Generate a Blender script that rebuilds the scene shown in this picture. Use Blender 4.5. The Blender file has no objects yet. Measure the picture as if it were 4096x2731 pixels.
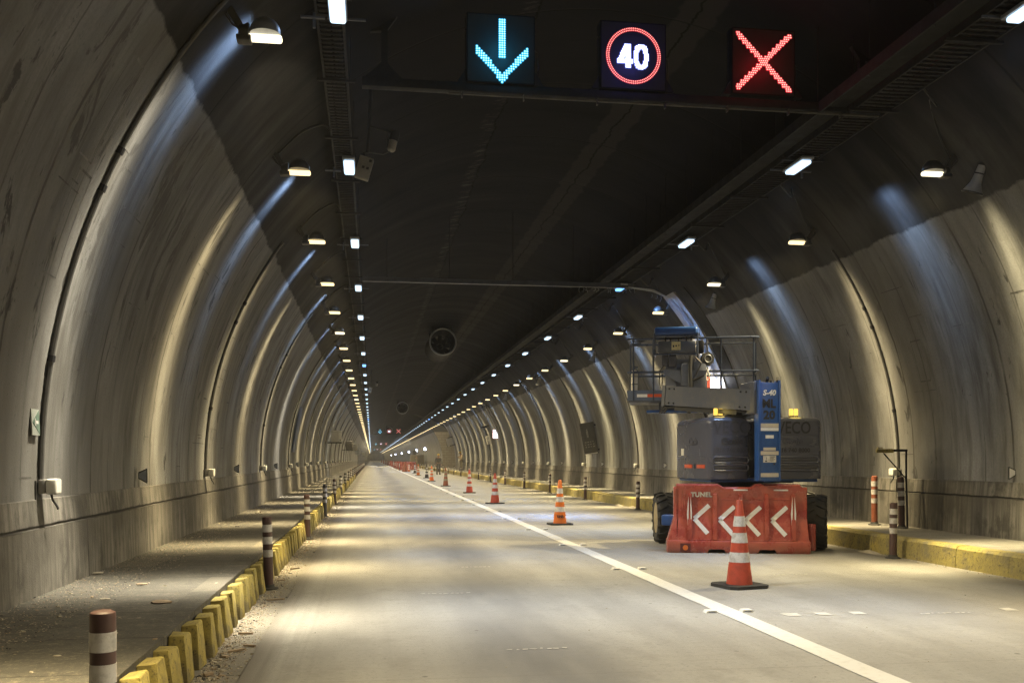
import bpy, bmesh, math, random
from mathutils import Vector, Matrix
random.seed(7)
sc = bpy.context.scene
R = math.radians
# ---------------------------------------------------------------- camera, world, exposure
CAM_H = 1.34
cam = bpy.data.cameras.new("camera")
cam.lens = 33.93; cam.sensor_width = 36.0; cam.clip_start = 0.05; cam.clip_end = 3000
cam.shift_x = 0.0; cam.shift_y = 0.1145
cam_ob = bpy.data.objects.new("camera", cam)
sc.collection.objects.link(cam_ob)
cam_ob.location = (0, 0, CAM_H)
cam_ob.rotation_euler = (R(90), 0, R(-8.298))
sc.camera = cam_ob
w = bpy.data.worlds.new("World"); sc.world = w; w.use_nodes = True
w.node_tree.nodes["Background"].inputs[0].default_value = (0.01, 0.012, 0.016, 1)
w.node_tree.nodes["Background"].inputs[1].default_value = 0.05      # deep inside a tunnel: no sky, no sun
sc.view_settings.view_transform = 'Standard'; sc.view_settings.look = 'None'
sc.view_settings.exposure = -0.08; sc.view_settings.gamma = 1.0
cy = sc.cycles
cy.use_denoising = True
try: cy.denoising_prefilter = 'NONE'
except Exception: pass
cy.max_bounces = 6; cy.diffuse_bounces = 4; cy.glossy_bounces = 3; cy.transmission_bounces = 3
cy.sample_clamp_indirect = 2.0; cy.sample_clamp_direct = 20.0
cy.caustics_reflective = False; cy.caustics_refractive = False
try: cy.use_light_tree = True
except Exception: pass

# ---------------------------------------------------------------- dimensions of the tunnel (metres)
CX, CZ, RX, RZ = 2.97, 1.17, 5.55, 5.80          # lining section: ellipse centre and radii
SW_L, SW_R = 0.30, 0.27                          # sidewalk heights
LAMP_STEP, LED_STEP = 3.80, 4.75
WARM_L0, WARM_R0, LED_L0, LED_R0 = 8.22, 10.95, 8.70, 7.80
Y0, BAY0, BAY1, Y1 = -24.0, 97.7, 116.6, 640.0

def wall_x(z, side, off=0.0):
    c = math.sqrt(max(0.0, 1 - ((z - CZ) / RZ) ** 2))
    return CX + side * (RX * c - off)
def wall_z(x):
    return CZ + RZ * math.sqrt(max(0.0, 1 - ((x - CX) / RX) ** 2))

# ---------------------------------------------------------------- small helpers
def link(o, parent=None):
    sc.collection.objects.link(o)
    if parent is not None: o.parent = parent
    return o
def tag(o, label=None, cat=None, group=None, kind=None):
    if label: o["label"] = label
    if cat: o["category"] = cat
    if group: o["group"] = group
    if kind: o["kind"] = kind
    return o
def thing(name, label, cat, loc=(0, 0, 0), rz=0.0, group=None):
    o = bpy.data.objects.new(name, None); o.empty_display_size = 0.2
    o.location = loc; o.rotation_euler = (0, 0, rz)
    link(o); return tag(o, label, cat, group)
def copy_tree(o, parent=None):
    c = o.copy(); sc.collection.objects.link(c)
    if parent is not None: c.parent = parent
    for ch in list(o.children): copy_tree(ch, c)
    return c

class MB:
    def __init__(s): s.v = []; s.f = []; s.m = []; s.uv = None
    def add(s, vs, fs, m=0, M=None):
        b = len(s.v)
        for p in vs:
            p = Vector(p); s.v.append(tuple(M @ p) if M is not None else tuple(p))
        for f in fs: s.f.append([b + i for i in f]); s.m.append(m)
    def bm(s, bm, m=0, M=None):
        bm.verts.ensure_lookup_table()
        for i, v in enumerate(bm.verts): v.index = i
        s.add([v.co.copy() for v in bm.verts], [[v.index for v in f.verts] for f in bm.faces], m, M); bm.free()
    def box(s, lo, hi, m=0, bev=0.0, seg=2, M=None):
        bm = bmesh.new(); bmesh.ops.create_cube(bm, size=1.0)
        for v in bm.verts:
            v.co = Vector([(lo[i] + hi[i]) / 2 + v.co[i] * (hi[i] - lo[i]) for i in range(3)])
        if bev > 0:
            bmesh.ops.bevel(bm, geom=bm.edges[:], offset=bev, segments=seg, affect='EDGES', profile=0.5)
        s.bm(bm, m, M)
    def tube(s, pts, r, n=8, m=0, cap=True, M=None):
        pts = [Vector(p) for p in pts]; rings = []
        rr = r if isinstance(r, (list, tuple)) else [r] * len(pts)
        vs = []; up = None
        for i, p in enumerate(pts):
            d = (pts[min(i + 1, len(pts) - 1)] - pts[max(i - 1, 0)]).normalized()
            if up is None:
                up = Vector((0, 0, 1)) if abs(d.z) < 0.9 else Vector((1, 0, 0))
            a = d.cross(up).normalized(); b = a.cross(d).normalized(); up = b
            for k in range(n):
                t = 2 * math.pi * k / n
                vs.append(p + (a * math.cos(t) + b * math.sin(t)) * rr[i])
        fs = []
        for i in range(len(pts) - 1):
            for k in range(n):
                k2 = (k + 1) % n
                fs.append([i * n + k, i * n + k2, (i + 1) * n + k2, (i + 1) * n + k])
        if cap:
            fs.append(list(range(n))[::-1]); fs.append([(len(pts) - 1) * n + k for k in range(n)])
        s.add(vs, fs, m, M)
    def lathe(s, prof, c=(0, 0, 0), n=24, m=0, M=None, mfun=None):
        vs = []; fs = []
        for r, z in prof:
            for k in range(n):
                t = 2 * math.pi * k / n
                vs.append((c[0] + r * math.cos(t), c[1] + r * math.sin(t), c[2] + z))
        b = len(s.v)
        s.add(vs, [], m, M)
        for i in range(len(prof) - 1):
            mm = mfun(i) if mfun else m
            for k in range(n):
                k2 = (k + 1) % n
                s.f.append([b + i * n + k, b + i * n + k2, b + (i + 1) * n + k2, b + (i + 1) * n + k]); s.m.append(mm)
        s.f.append([b + k for k in range(n)][::-1]); s.m.append(m)
        s.f.append([b + (len(prof) - 1) * n + k for k in range(n)]); s.m.append(m)
    def prism(s, poly, a0, a1, axis='y', m=0, M=None):
        def P(u, v, w):
            return {'y': (u, w, v), 'x': (w, u, v), 'z': (u, v, w)}[axis]
        n = len(poly)
        vs = [P(u, v, a0) for u, v in poly] + [P(u, v, a1) for u, v in poly]
        fs = [list(range(n))[::-1], [n + i for i in range(n)]]
        for i in range(n): fs.append([i, (i + 1) % n, n + (i + 1) % n, n + i])
        s.add(vs, fs, m, M)
    def build(s, name, mats, parent=None, smooth=True, fixn=True, loc=None):
        me = bpy.data.meshes.new(name)
        me.from_pydata(s.v, [], s.f)
        if not isinstance(mats, (list, tuple)): mats = [mats]
        for m in mats: me.materials.append(m)
        if len(mats) > 1:
            for p, i in zip(me.polygons, s.m): p.material_index = i
        me.update()
        if fixn:
            b = bmesh.new(); b.from_mesh(me)
            bmesh.ops.recalc_face_normals(b, faces=b.faces[:]); b.to_mesh(me); b.free()
        if smooth:
            for p in me.polygons: p.use_smooth = True
            try: me.set_sharp_from_angle(angle=R(35))
            except Exception: pass
        o = bpy.data.objects.new(name, me)
        if loc: o.location = loc
        return link(o, parent)

def text_ob(name, txt, size, m, parent, loc, rot=(R(90), 0, 0), bold=0.0, sx=1.0, ext=0.002, space=1.0, align='CENTER', shear=0.0):
    cu = bpy.data.curves.new(name, 'FONT'); cu.body = txt; cu.size = size
    cu.align_x = align; cu.align_y = 'CENTER'; cu.offset = bold; cu.extrude = ext; cu.space_character = space; cu.shear = shear
    cu.resolution_u = 3
    tmp = bpy.data.objects.new(name, cu)
    me = bpy.data.meshes.new_from_object(tmp)
    bpy.data.objects.remove(tmp); bpy.data.curves.remove(cu)
    me.name = name; me.materials.clear(); me.materials.append(m)
    o = bpy.data.objects.new(name, me); o.location = loc; o.rotation_euler = rot; o.scale = (sx, 1, 1)
    return link(o, parent)

# ---------------------------------------------------------------- materials
class NT:
    """tiny node-tree writer"""
    def __init__(s, name):
        s.mat = bpy.data.materials.new(name); s.mat.use_nodes = True
        s.t = s.mat.node_tree; s.bsdf = s.t.nodes["Principled BSDF"]
    def n(s, typ, **kw):
        nd = s.t.nodes.new(typ)
        for k, v in kw.items():
            if k.startswith('_'): nd.inputs[int(k[1:])].default_value = v
            else: setattr(nd, k, v)
        return nd
    def l(s, a, b): s.t.links.new(a, b)
    def obj(s): return s.n('ShaderNodeTexCoord').outputs['Object']
    def scale(s, vec, xyz):
        m = s.n('ShaderNodeMapping'); m.inputs['Scale'].default_value = xyz; s.l(vec, m.inputs['Vector']); return m.outputs[0]
    def noise(s, vec, sc_=5, det=4, rough=0.6, dist=0.0):
        x = s.n('ShaderNodeTexNoise'); s.l(vec, x.inputs['Vector'])
        x.inputs['Scale'].default_value = sc_; x.inputs['Detail'].default_value = det
        x.inputs['Roughness'].default_value = rough; x.inputs['Distortion'].default_value = dist
        return x.outputs['Fac']
    def rng(s, v, a, b, c=0.0, d=1.0, smooth=False):
        x = s.n('ShaderNodeMapRange'); s.l(v, x.inputs[0])
        if smooth: x.interpolation_type = 'SMOOTHSTEP'
        for i, q in zip((1, 2, 3, 4), (a, b, c, d)): x.inputs[i].default_value = q
        return x.outputs[0]
    def math(s, op, a, b=None, c=None):
        x = s.n('ShaderNodeMath'); x.operation = op
        for i, q in enumerate((a, b, c)):
            if q is None: continue
            if isinstance(q, (int, float)): x.inputs[i].default_value = q
            else: s.l(q, x.inputs[i])
        return x.outputs[0]
    def mix(s, f, a, b, mode='MIX'):
        x = s.n('ShaderNodeMix'); x.data_type = 'RGBA'; x.blend_type = mode; x.clamp_factor = True
        for sock, q in ((x.inputs[0], f), (x.inputs[6], a), (x.inputs[7], b)):
            if isinstance(q, (int, float)): sock.default_value = q
            elif isinstance(q, tuple): sock.default_value = (*q, 1) if len(q) == 3 else q
            else: s.l(q, sock)
        return x.outputs[2]
    def bump(s, h, strength=0.3, dist=0.01):
        x = s.n('ShaderNodeBump'); x.inputs['Strength'].default_value = strength; x.inputs['Distance'].default_value = dist
        s.l(h, x.inputs['Height']); s.l(x.outputs[0], s.bsdf.inputs['Normal'])
    def out(s, col=None, rough=None, metal=None, spec=None):
        for nm, q in (('Base Color', col), ('Roughness', rough), ('Metallic', metal), ('Specular IOR Level', spec)):
            if q is None: continue
            if isinstance(q, (int, float)): s.bsdf.inputs[nm].default_value = q
            elif isinstance(q, tuple): s.bsdf.inputs[nm].default_value = (*q, 1)
            else: s.l(q, s.bsdf.inputs[nm])
        return s.mat

def painted(name, col, rough=0.5, dirt=0.35, scale=6.0, metal=0.0, dcol=None, spec=0.5):
    t = NT(name); v = t.obj()
    n1 = t.noise(v, scale, 5, 0.65); n2 = t.noise(v, scale * 7, 3, 0.6)
    dk = dcol or tuple(c * 0.35 for c in col)
    f = t.math('MULTIPLY', t.rng(n1, 0.45, 0.75), dirt)
    c = t.mix(f, col, dk)
    c = t.mix(t.math('MULTIPLY', t.rng(n2, 0.55, 0.8), dirt * 0.6), c, dk)
    return t.out(c, t.rng(n1, 0.3, 0.7, rough - 0.08, rough + 0.12), metal, spec)
def emit(name, col, strength):
    m = bpy.data.materials.new(name); m.use_nodes = True
    b = m.node_tree.nodes["Principled BSDF"]
    b.inputs['Base Color'].default_value = (0.02, 0.02, 0.02, 1)
    b.inputs['Emission Color'].default_value = (*col, 1); b.inputs['Emission Strength'].default_value = strength
    try: m.cycles.emission_sampling = 'NONE'
    except Exception: pass
    return m

def lining_material():
    t = NT('lining_concrete'); v = t.obj()
    sep = t.n('ShaderNodeSeparateXYZ'); t.l(v, sep.inputs[0]); X, Y, Z = sep.outputs
    streak = t.noise(t.scale(v, (0.22, 1.0, 0.22)), 1.6, 6, 0.62)      # runs down the wall
    fine = t.noise(t.scale(v, (0.45, 3.4, 0.45)), 1.7, 6, 0.7)
    big = t.noise(t.scale(v, (0.3, 0.35, 0.3)), 1.0, 4, 0.6)
    grain = t.noise(v, 38, 4, 0.75)
    c = t.mix(t.rng(streak, 0.36, 0.62), (0.125, 0.125, 0.124), (0.275, 0.275, 0.273))
    c = t.mix(t.rng(fine, 0.36, 0.50, 0.62, 0.0), c, (0.085, 0.081, 0.074))
    c = t.mix(t.rng(big, 0.48, 0.66, 0.0, 0.6), c, (0.11, 0.102, 0.09))
    c = t.mix(t.rng(grain, 0.40, 0.72, 0.0, 0.5), c, (0.115, 0.11, 0.102))
    # soot and drip blotches drawn out along the arc
    bl = t.noise(t.scale(v, (0.9, 2.6, 0.75)), 1.5, 7, 0.68, 0.6)
    lft = t.math('MULTIPLY', t.rng(X, 0.5, -1.5), t.rng(Z, 1.8, 3.2))
    c = t.mix(t.rng(t.math('ADD', bl, t.math('MULTIPLY', lft, 0.05)), 0.615, 0.655, 0.0, 0.9), c, (0.028, 0.027, 0.027))
    seep = t.noise(t.scale(v, (0.10, 0.55, 0.10)), 2.1, 5, 0.62, 0.3)
    c = t.mix(t.math('MULTIPLY', t.rng(seep, 0.47, 0.61), t.rng(fine, 0.62, 0.40, 0.35, 0.9)), c, (0.062, 0.059, 0.054))
    # pits
    vor = t.n('ShaderNodeTexVoronoi'); t.l(v, vor.inputs['Vector']); vor.inputs['Scale'].default_value = 13
    c = t.mix(t.math('MULTIPLY', t.rng(vor.outputs['Distance'], 0.05, 0.10, 1.0, 0.0), t.rng(big, 0.45, 0.6)), c, (0.07, 0.065, 0.06))
    # ring joints: strong every 2.4 m, faint board marks between
    wob = t.math('MULTIPLY', t.math('SUBTRACT', t.noise(v, 2.0, 3), 0.5), 0.05)
    Yw = t.math('ADD', Y, wob)
    d1 = t.math('PINGPONG', t.math('SUBTRACT', Yw, 7.02), 1.20)
    d2 = t.math('PINGPONG', t.math('SUBTRACT', Yw, 7.62), 0.60)
    brk = t.rng(t.noise(t.scale(v, (1, 1, 1)), 1.7, 4), 0.36, 0.52)
    j1 = t.math('MULTIPLY', t.rng(d1, 0.010, 0.026, 1.0, 0.0), t.math('MULTIPLY_ADD', brk, 0.55, 0.4))
    j2 = t.math('MULTIPLY', t.rng(d2, 0.006, 0.015, 0.75, 0.0), brk)
    c = t.mix(j1, c, (0.045, 0.042, 0.04)); c = t.mix(j2, c, (0.06, 0.055, 0.05))
    # soft soot beside the joints
    c = t.mix(t.math('MULTIPLY', t.rng(d1, 0.0, 0.35, 0.5, 0.0), t.rng(fine, 0.4, 0.6)), c, (0.10, 0.092, 0.08))
    # upper wall painted darker where the lamp light gives out, in uneven runs
    upper_shade = t.math('ADD', Z, t.math('MULTIPLY', t.math('SUBTRACT', t.noise(t.scale(v, (0.4, 1.6, 0.3)), 1.3, 5, 0.65), 0.5), 2.6))
    c = t.mix(t.rng(upper_shade, 2.8, 5.0, 0.0, 0.58), c, (0.080, 0.078, 0.076))
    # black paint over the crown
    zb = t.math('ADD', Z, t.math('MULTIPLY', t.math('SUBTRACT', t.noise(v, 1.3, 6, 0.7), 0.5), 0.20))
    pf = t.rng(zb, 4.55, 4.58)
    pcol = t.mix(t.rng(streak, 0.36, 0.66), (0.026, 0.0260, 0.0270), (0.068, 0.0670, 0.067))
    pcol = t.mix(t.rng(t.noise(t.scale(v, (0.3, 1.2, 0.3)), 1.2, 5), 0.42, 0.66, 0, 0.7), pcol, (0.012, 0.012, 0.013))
    pcol = t.mix(t.rng(Z, 5.1, 5.8, 0.0, 0.85), pcol, (0.0095, 0.0102, 0.0140))  # crown painted darker, away from the lamps' light
    # lighter patched bands and cracks along the crown
    top = t.rng(Z, 6.0, 6.2)
    xw = t.math('ADD', X, t.math('MULTIPLY', t.math('SUBTRACT', t.noise(t.scale(v, (0, 1, 0)), 1.1, 5, 0.7), 0.5), 0.35))
    xr = t.math('ADD', X, t.math('MULTIPLY', t.math('SUBTRACT', t.noise(t.scale(v, (0, 1, 0)), 2.6, 2, 0.5), 0.5), 0.22))
    band = t.math('MULTIPLY', t.rng(t.math('ABSOLUTE', t.math('SUBTRACT', xr, 4.02)), 0.22, 0.26, 0.75, 0.0), top)
    pcol = t.mix(band, pcol, (0.032, 0.031, 0.032))
    for x0 in (2.05, 4.02):
        ck = t.math('MULTIPLY', t.rng(t.math('ABSOLUTE', t.math('SUBTRACT', xw, x0)), 0.008, 0.022, 0.7, 0.0), top)
        pcol = t.mix(ck, pcol, (0.001, 0.001, 0.001))
    saw = t.math('MULTIPLY', t.math('MULTIPLY', t.rng(t.math('ABSOLUTE', t.math('SUBTRACT', xw, 1.93)), 0.05, 0.14, 1.0, 0.0),
                 t.rng(t.noise(t.scale(v, (1.0, 3.0, 0.0)), 1.5, 4, 0.8), 0.5, 0.6)), top)
    pcol = t.mix(saw, pcol, (0.055, 0.053, 0.053))
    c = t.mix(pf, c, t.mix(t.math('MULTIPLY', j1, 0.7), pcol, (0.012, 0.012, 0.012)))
    h = t.math('ADD', t.math('MULTIPLY', grain, 0.6), t.math('MULTIPLY', j1, -2.0))
    t.bump(h, 0.35, 0.012)
    return t.out(c, t.rng(streak, 0.3, 0.7, 0.6, 0.85), 0.0, t.math('MULTIPLY_ADD', pf, -0.26, 0.28))

def plinth_material():
    t = NT('plinth_concrete'); v = t.obj()
    sep = t.n('ShaderNodeSeparateXYZ'); t.l(v, sep.inputs[0]); X, Y, Z = sep.outputs
    st = t.noise(t.scale(v, (0.3, 7.0, 0.35)), 1.6, 6, 0.7)
    big = t.noise(v, 0.9, 4, 0.6); gr = t.noise(v, 30, 4, 0.7)
    c = t.mix(t.rng(st, 0.38, 0.62), (0.085, 0.079, 0.070), (0.225, 0.210, 0.186))
    c = t.mix(t.rng(big, 0.45, 0.60, 0, 0.7), c, (0.060, 0.056, 0.048))
    bb = t.noise(t.scale(v, (1, 1.6, 0.8)), 2.4, 6, 0.72)
    c = t.mix(t.rng(bb, 0.52, 0.62, 0, 0.7), c, (0.045, 0.043, 0.037))
    c = t.mix(t.rng(gr, 0.45, 0.8, 0, 0.35), c, (0.10, 0.09, 0.08))
    d = t.math('PINGPONG', t.math('SUBTRACT', t.math('ADD', Y, t.math('MULTIPLY', gr, 0.02)), 9.15), 1.15)
    jt = t.math('MULTIPLY', t.rng(d, 0.006, 0.018, 1, 0), t.rng(Z, 0.80, 0.82, 1, 0))
    c = t.mix(jt, c, (0.03, 0.028, 0.026))
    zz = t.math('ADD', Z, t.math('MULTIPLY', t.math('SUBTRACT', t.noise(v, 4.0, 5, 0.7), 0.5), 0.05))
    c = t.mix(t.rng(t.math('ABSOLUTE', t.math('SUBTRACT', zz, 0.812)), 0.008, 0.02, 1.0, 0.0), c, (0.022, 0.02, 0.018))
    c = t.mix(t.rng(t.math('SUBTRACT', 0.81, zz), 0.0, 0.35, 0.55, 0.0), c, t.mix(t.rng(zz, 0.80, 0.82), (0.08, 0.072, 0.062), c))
    c = t.mix(t.math('MULTIPLY', t.rng(t.math('ABSOLUTE', t.math('SUBTRACT', zz, 1.03)), 0.0, 0.05, 0.7, 0.0), t.rng(big, 0.35, 0.5)), c, (0.08, 0.073, 0.065))
    t.bump(t.math('ADD', gr, st), 0.3, 0.01)
    return t.out(c, 0.75, 0, 0.3)

def road_material():
    t = NT('road_concrete'); v = t.obj()
    sep = t.n('ShaderNodeSeparateXYZ'); t.l(v, sep.inputs[0]); X, Y, Z = sep.outputs
    gr = t.noise(v, 90, 4, 0.75); md = t.noise(t.scale(v, (1.3, 0.22, 1)), 1.4, 6, 0.6)
    cross = t.noise(t.scale(v, (0.5, 6.0, 1)), 2.2, 5, 0.7)
    c = t.mix(t.rng(md, 0.35, 0.68), (0.250, 0.241, 0.220), (0.355, 0.343, 0.312))
    c = t.mix(t.rng(gr, 0.42, 0.75, 0, 0.5), c, (0.22, 0.205, 0.18))
    lanes = t.noise(t.scale(v, (9.0, 0.10, 1)), 1.0, 5, 0.65)
    c = t.mix(t.math('MULTIPLY', t.rng(lanes, 0.48, 0.66, 0, 0.75), t.rng(X, -0.30, -0.65, 0.08, 0.65)), c, (0.12, 0.113, 0.10))
    blot = t.noise(t.scale(v, (1.0, 0.7, 1)), 3.1, 6, 0.75)
    c = t.mix(t.rng(blot, 0.52, 0.66, 0, 0.5), c, (0.20, 0.188, 0.165))
    sp2 = t.noise(v, 26, 4, 0.8)
    c = t.mix(t.rng(sp2, 0.55, 0.68, 0, 0.8), c, (0.165, 0.157, 0.142))
    c = t.mix(t.rng(sp2, 0.40, 0.28, 0, 0.35), c, (0.50, 0.475, 0.42))
    scr = t.noise(t.scale(v, (1.2, 12.0, 1)), 3.0, 4, 0.75)
    c = t.mix(t.rng(scr, 0.63, 0.72, 0, 0.5), c, (0.15, 0.14, 0.125))
    spk = t.noise(v, 240, 2, 0.6)
    c = t.mix(t.rng(spk, 0.60, 0.70, 0, 0.45), c, (0.13, 0.122, 0.11))
    c = t.mix(t.rng(cross, 0.5, 0.75, 0, 0.35), c, (0.22, 0.2, 0.175))
    # oily tyre wear mid-lane; the left strip also paints shade between lamp rows
    wx = t.math('ADD', X, t.math('MULTIPLY', t.math('SUBTRACT', t.noise(t.scale(v, (0, 0.25, 0)), 1.0, 4), 0.5), 0.9))
    wear_shade = t.math('MULTIPLY', t.rng(t.math('ABSOLUTE', t.math('SUBTRACT', wx, 1.15)), 0.05, 0.85, 0.88, 0.0, True),
                 t.rng(t.noise(t.scale(v, (0.6, 0.12, 1)), 1.3, 4), 0.25, 0.55))
    c = t.mix(wear_shade, c, (0.135, 0.132, 0.13))
    oil2 = t.math('MULTIPLY', t.rng(t.math('ABSOLUTE', t.math('SUBTRACT', wx, 5.05)), 0.1, 0.6, 0.45, 0.0, True),
                  t.rng(t.noise(t.scale(v, (0.6, 0.2, 1)), 1.7, 4), 0.4, 0.65))
    c = t.mix(oil2, c, (0.18, 0.172, 0.16))
    # dirt towards the gutters
    c = t.mix(t.rng(t.math('ADD', X, t.math('MULTIPLY', md, 0.2)), -0.72, -0.45, 0.85, 0.0, True), c, (0.13, 0.115, 0.095))
    c = t.mix(t.rng(t.math('ADD', X, t.math('MULTIPLY', md, 0.3)), 6.55, 7.05, 0.0, 0.8), c, (0.11, 0.10, 0.085))
    # small dark spots
    vo = t.n('ShaderNodeTexVoronoi'); t.l(t.scale(v, (1.0, 1.0, 0)), vo.inputs['Vector']); vo.inputs['Scale'].default_value = 2.6
    c = t.mix(t.math('MULTIPLY', t.rng(vo.outputs['Distance'], 0.035, 0.06, 0.75, 0.0), t.rng(t.noise(v, 0.8, 2), 0.48, 0.55)), c, (0.06, 0.055, 0.05))
    # slab joints
    d = t.math('PINGPONG', t.math('SUBTRACT', Y, 5.9), 2.3)
    c = t.mix(t.rng(d, 0.004, 0.012, 0.22, 0.0), c, (0.10, 0.09, 0.08))
    t.bump(t.math('ADD', gr, t.math('MULTIPLY', cross, 0.7)), 0.22, 0.006)
    return t.out(c, t.rng(md, 0.3, 0.7, 0.58, 0.75), 0, 0.4)

def sidewalk_material(name, c0, c1, slab):
    t = NT(name); v = t.obj()
    sep = t.n('ShaderNodeSeparateXYZ'); t.l(v, sep.inputs[0]); X, Y, Z = sep.outputs
    md = t.noise(t.scale(v, (1.0, 1.6, 1)), 1.4, 6, 0.65); gr = t.noise(v, 60, 5, 0.75)
    ln = t.noise(t.scale(v, (0.6, 9.0, 1)), 2.0, 4, 0.6)
    c = t.mix(t.rng(md, 0.35, 0.66), c0, c1)
    c = t.mix(t.rng(gr, 0.42, 0.7, 0, 0.5), c, tuple(q * 0.55 for q in c0))
    g4 = t.noise(v, 22, 5, 0.8)
    c = t.mix(t.rng(g4, 0.54, 0.64, 0, 0.6), c, (0.24, 0.21, 0.16))
    c = t.mix(t.rng(g4, 0.44, 0.34, 0, 0.6), c, (0.035, 0.033, 0.029))
    c = t.mix(t.rng(gr, 0.57, 0.66, 0, 0.6), c, (0.40, 0.345, 0.25))
    c = t.mix(t.rng(ln, 0.5, 0.75, 0, 0.35), c, tuple(q * 0.5 for q in c0))
    # tone per slab
    idx = t.math('FLOOR', t.math('DIVIDE', Y, slab))
    wn = t.n('ShaderNodeTexWhiteNoise'); wn.noise_dimensions = '2D'
    cb = t.n('ShaderNodeCombineXYZ'); t.l(idx, cb.inputs[0]); t.l(t.math('FLOOR', t.math('MULTIPLY', X, 1.43)), cb.inputs[1]); t.l(cb.outputs[0], wn.inputs['Vector'])
    c = t.mix(t.rng(wn.outputs['Value'], 0.0, 1.0, 0.0, 0.45), c, tuple(q * 0.6 for q in c0))
    c = t.mix(t.rng(wn.outputs['Value'], 0.90, 0.92, 0.0, 0.35), c, (0.25, 0.225, 0.18))
    d = t.math('PINGPONG', Y, slab / 2)
    c = t.mix(t.rng(d, 0.004, 0.014, 0.9, 0.0), c, (0.035, 0.032, 0.028))
    t.bump(t.math('ADD', gr, t.math('MULTIPLY', ln, 0.5)), 0.4, 0.008)
    return t.out(c, 0.8, 0, 0.3)

def worn_yellow(name, amount):
    t = NT(name); v = t.obj()
    a = t.noise(v, 7, 6, 0.7); b = t.noise(v, 28, 4, 0.7); big = t.noise(t.scale(v, (1, .8, 1)), 1.0, 4)
    c = t.mix(t.rng(big, 0.4, 0.6), (0.42, 0.34, 0.085), (0.29, 0.24, 0.085))
    c = t.mix(t.rng(a, 0.5 - amount * 0.1, 0.62, 0, 0.75), c, (0.20, 0.165, 0.075))
    c = t.mix(t.rng(b, 0.56, 0.66, 0, 0.8), c, (0.06, 0.052, 0.03))
    g2 = t.noise(v, 3.2, 5, 0.7)
    c = t.mix(t.rng(g2, 0.52, 0.66, 0, 0.7), c, (0.15, 0.135, 0.095))
    t.bump(t.math('ADD', a, b), 0.45, 0.012)
    return t.out(c, 0.7, 0, 0.35)

M = {}
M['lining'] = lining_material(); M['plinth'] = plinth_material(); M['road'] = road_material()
M['walk_l'] = sidewalk_material('sidewalk_concrete', (0.070, 0.066, 0.058), (0.125, 0.118, 0.104), 0.98)
M['walk_r'] = sidewalk_material('sidewalk_concrete_pale', (0.20, 0.19, 0.165), (0.27, 0.255, 0.225), 0.6)
M['gutter'] = sidewalk_material('gutter_concrete', (0.17, 0.158, 0.135), (0.24, 0.222, 0.19), 3.1)
M['yellow'] = worn_yellow('worn_yellow_paint', 1.0)
M['kerb_y'] = worn_yellow('kerb_yellow_paint', 1.6)
def _line():
    t = NT('road_line_paint'); v = t.obj()
    a = t.noise(v, 14, 6, 0.7); b = t.noise(t.scale(v, (2, .4, 1)), 2, 5, 0.7)
    c = t.mix(t.rng(a, 0.5, 0.75, 0, 0.6), (0.62, 0.605, 0.56), (0.42, 0.395, 0.345))
    c = t.mix(t.rng(b, 0.58, 0.7, 0, 0.45), c, (0.36, 0.33, 0.28))
    return t.out(c, 0.55)
M['line'] = _line()
M['steel_dark'] = painted('dark_steel', (0.020, 0.021, 0.024), 0.6, 0.4, metal=0.0, spec=0.15)
M['black'] = painted('black_paint', (0.018, 0.018, 0.019), 0.55, 0.3, dcol=(0.05, 0.045, 0.04))
M['mark'] = painted('old_form_mark', (0.045, 0.043, 0.041), 0.8, 0.9, 3, dcol=(0.22, 0.215, 0.205))
M['matrix'] = painted('led_matrix_face', (0.020, 0.021, 0.022), 0.5, 0.1, spec=0.3)
M['mark_white'] = painted('faded_road_paint', (0.50, 0.48, 0.43), 0.6, 0.7, 8, dcol=(0.36, 0.335, 0.295))
M['panel'] = painted('black_panel', (0.010, 0.011, 0.013), 0.7, 0.1, spec=0.12)
M['galv'] = painted('galvanised_steel', (0.12, 0.128, 0.155), 0.45, 0.5, 5, 0.6)
M['tray'] = painted('sooty_steel', (0.022, 0.022, 0.025), 0.7, 0.5, 4, 0.0, spec=0.15)
M['conduit'] = painted('conduit_grey', (0.06, 0.058, 0.055), 0.5, 0.5, 8, 0.2)
M['white_plastic'] = painted('white_plastic', (0.72, 0.70, 0.64), 0.4, 0.2, 9)
M['grey_plastic'] = painted('grey_plastic', (0.22, 0.21, 0.19), 0.5, 0.5, 9)
M['lamp_grey'] = painted('lamp_grey', (0.30, 0.32, 0.36), 0.35, 0.3, 9, 0.2)
M['lamp_dark'] = painted('lamp_dark', (0.07, 0.066, 0.06), 0.45, 0.4, 9, 0.2)
M['post'] = painted('post_brown', (0.062, 0.030, 0.027), 0.5, 0.5, 9, dcol=(0.05, 0.035, 0.03))
M['post_black'] = painted('post_black', (0.03, 0.027, 0.028), 0.5, 0.4, 9, dcol=(0.08, 0.07, 0.06))
M['post_orange'] = painted('post_orange', (0.21, 0.060, 0.030), 0.5, 0.5, 9)
M['refl'] = painted('reflective_band', (0.62, 0.60, 0.58), 0.35, 0.8, 14, dcol=(0.22, 0.20, 0.18))
M['refl_clean'] = painted('reflective_tape', (0.78, 0.77, 0.78), 0.35, 0.25, 10)
M['rubber'] = painted('black_rubber', (0.022, 0.021, 0.020), 0.75, 0.4, 8, dcol=(0.07, 0.06, 0.048))
M['cone_red'] = painted('cone_red', (0.44, 0.062, 0.032), 0.42, 0.65, 9, dcol=(0.18, 0.035, 0.02))
M['cone_orange'] = painted('cone_orange', (0.62, 0.155, 0.025), 0.42, 0.35, 7, dcol=(0.24, 0.06, 0.02))
M['cone_bright'] = painted('cone_bright', (0.80, 0.17, 0.04), 0.42, 0.2, 7)
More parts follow.
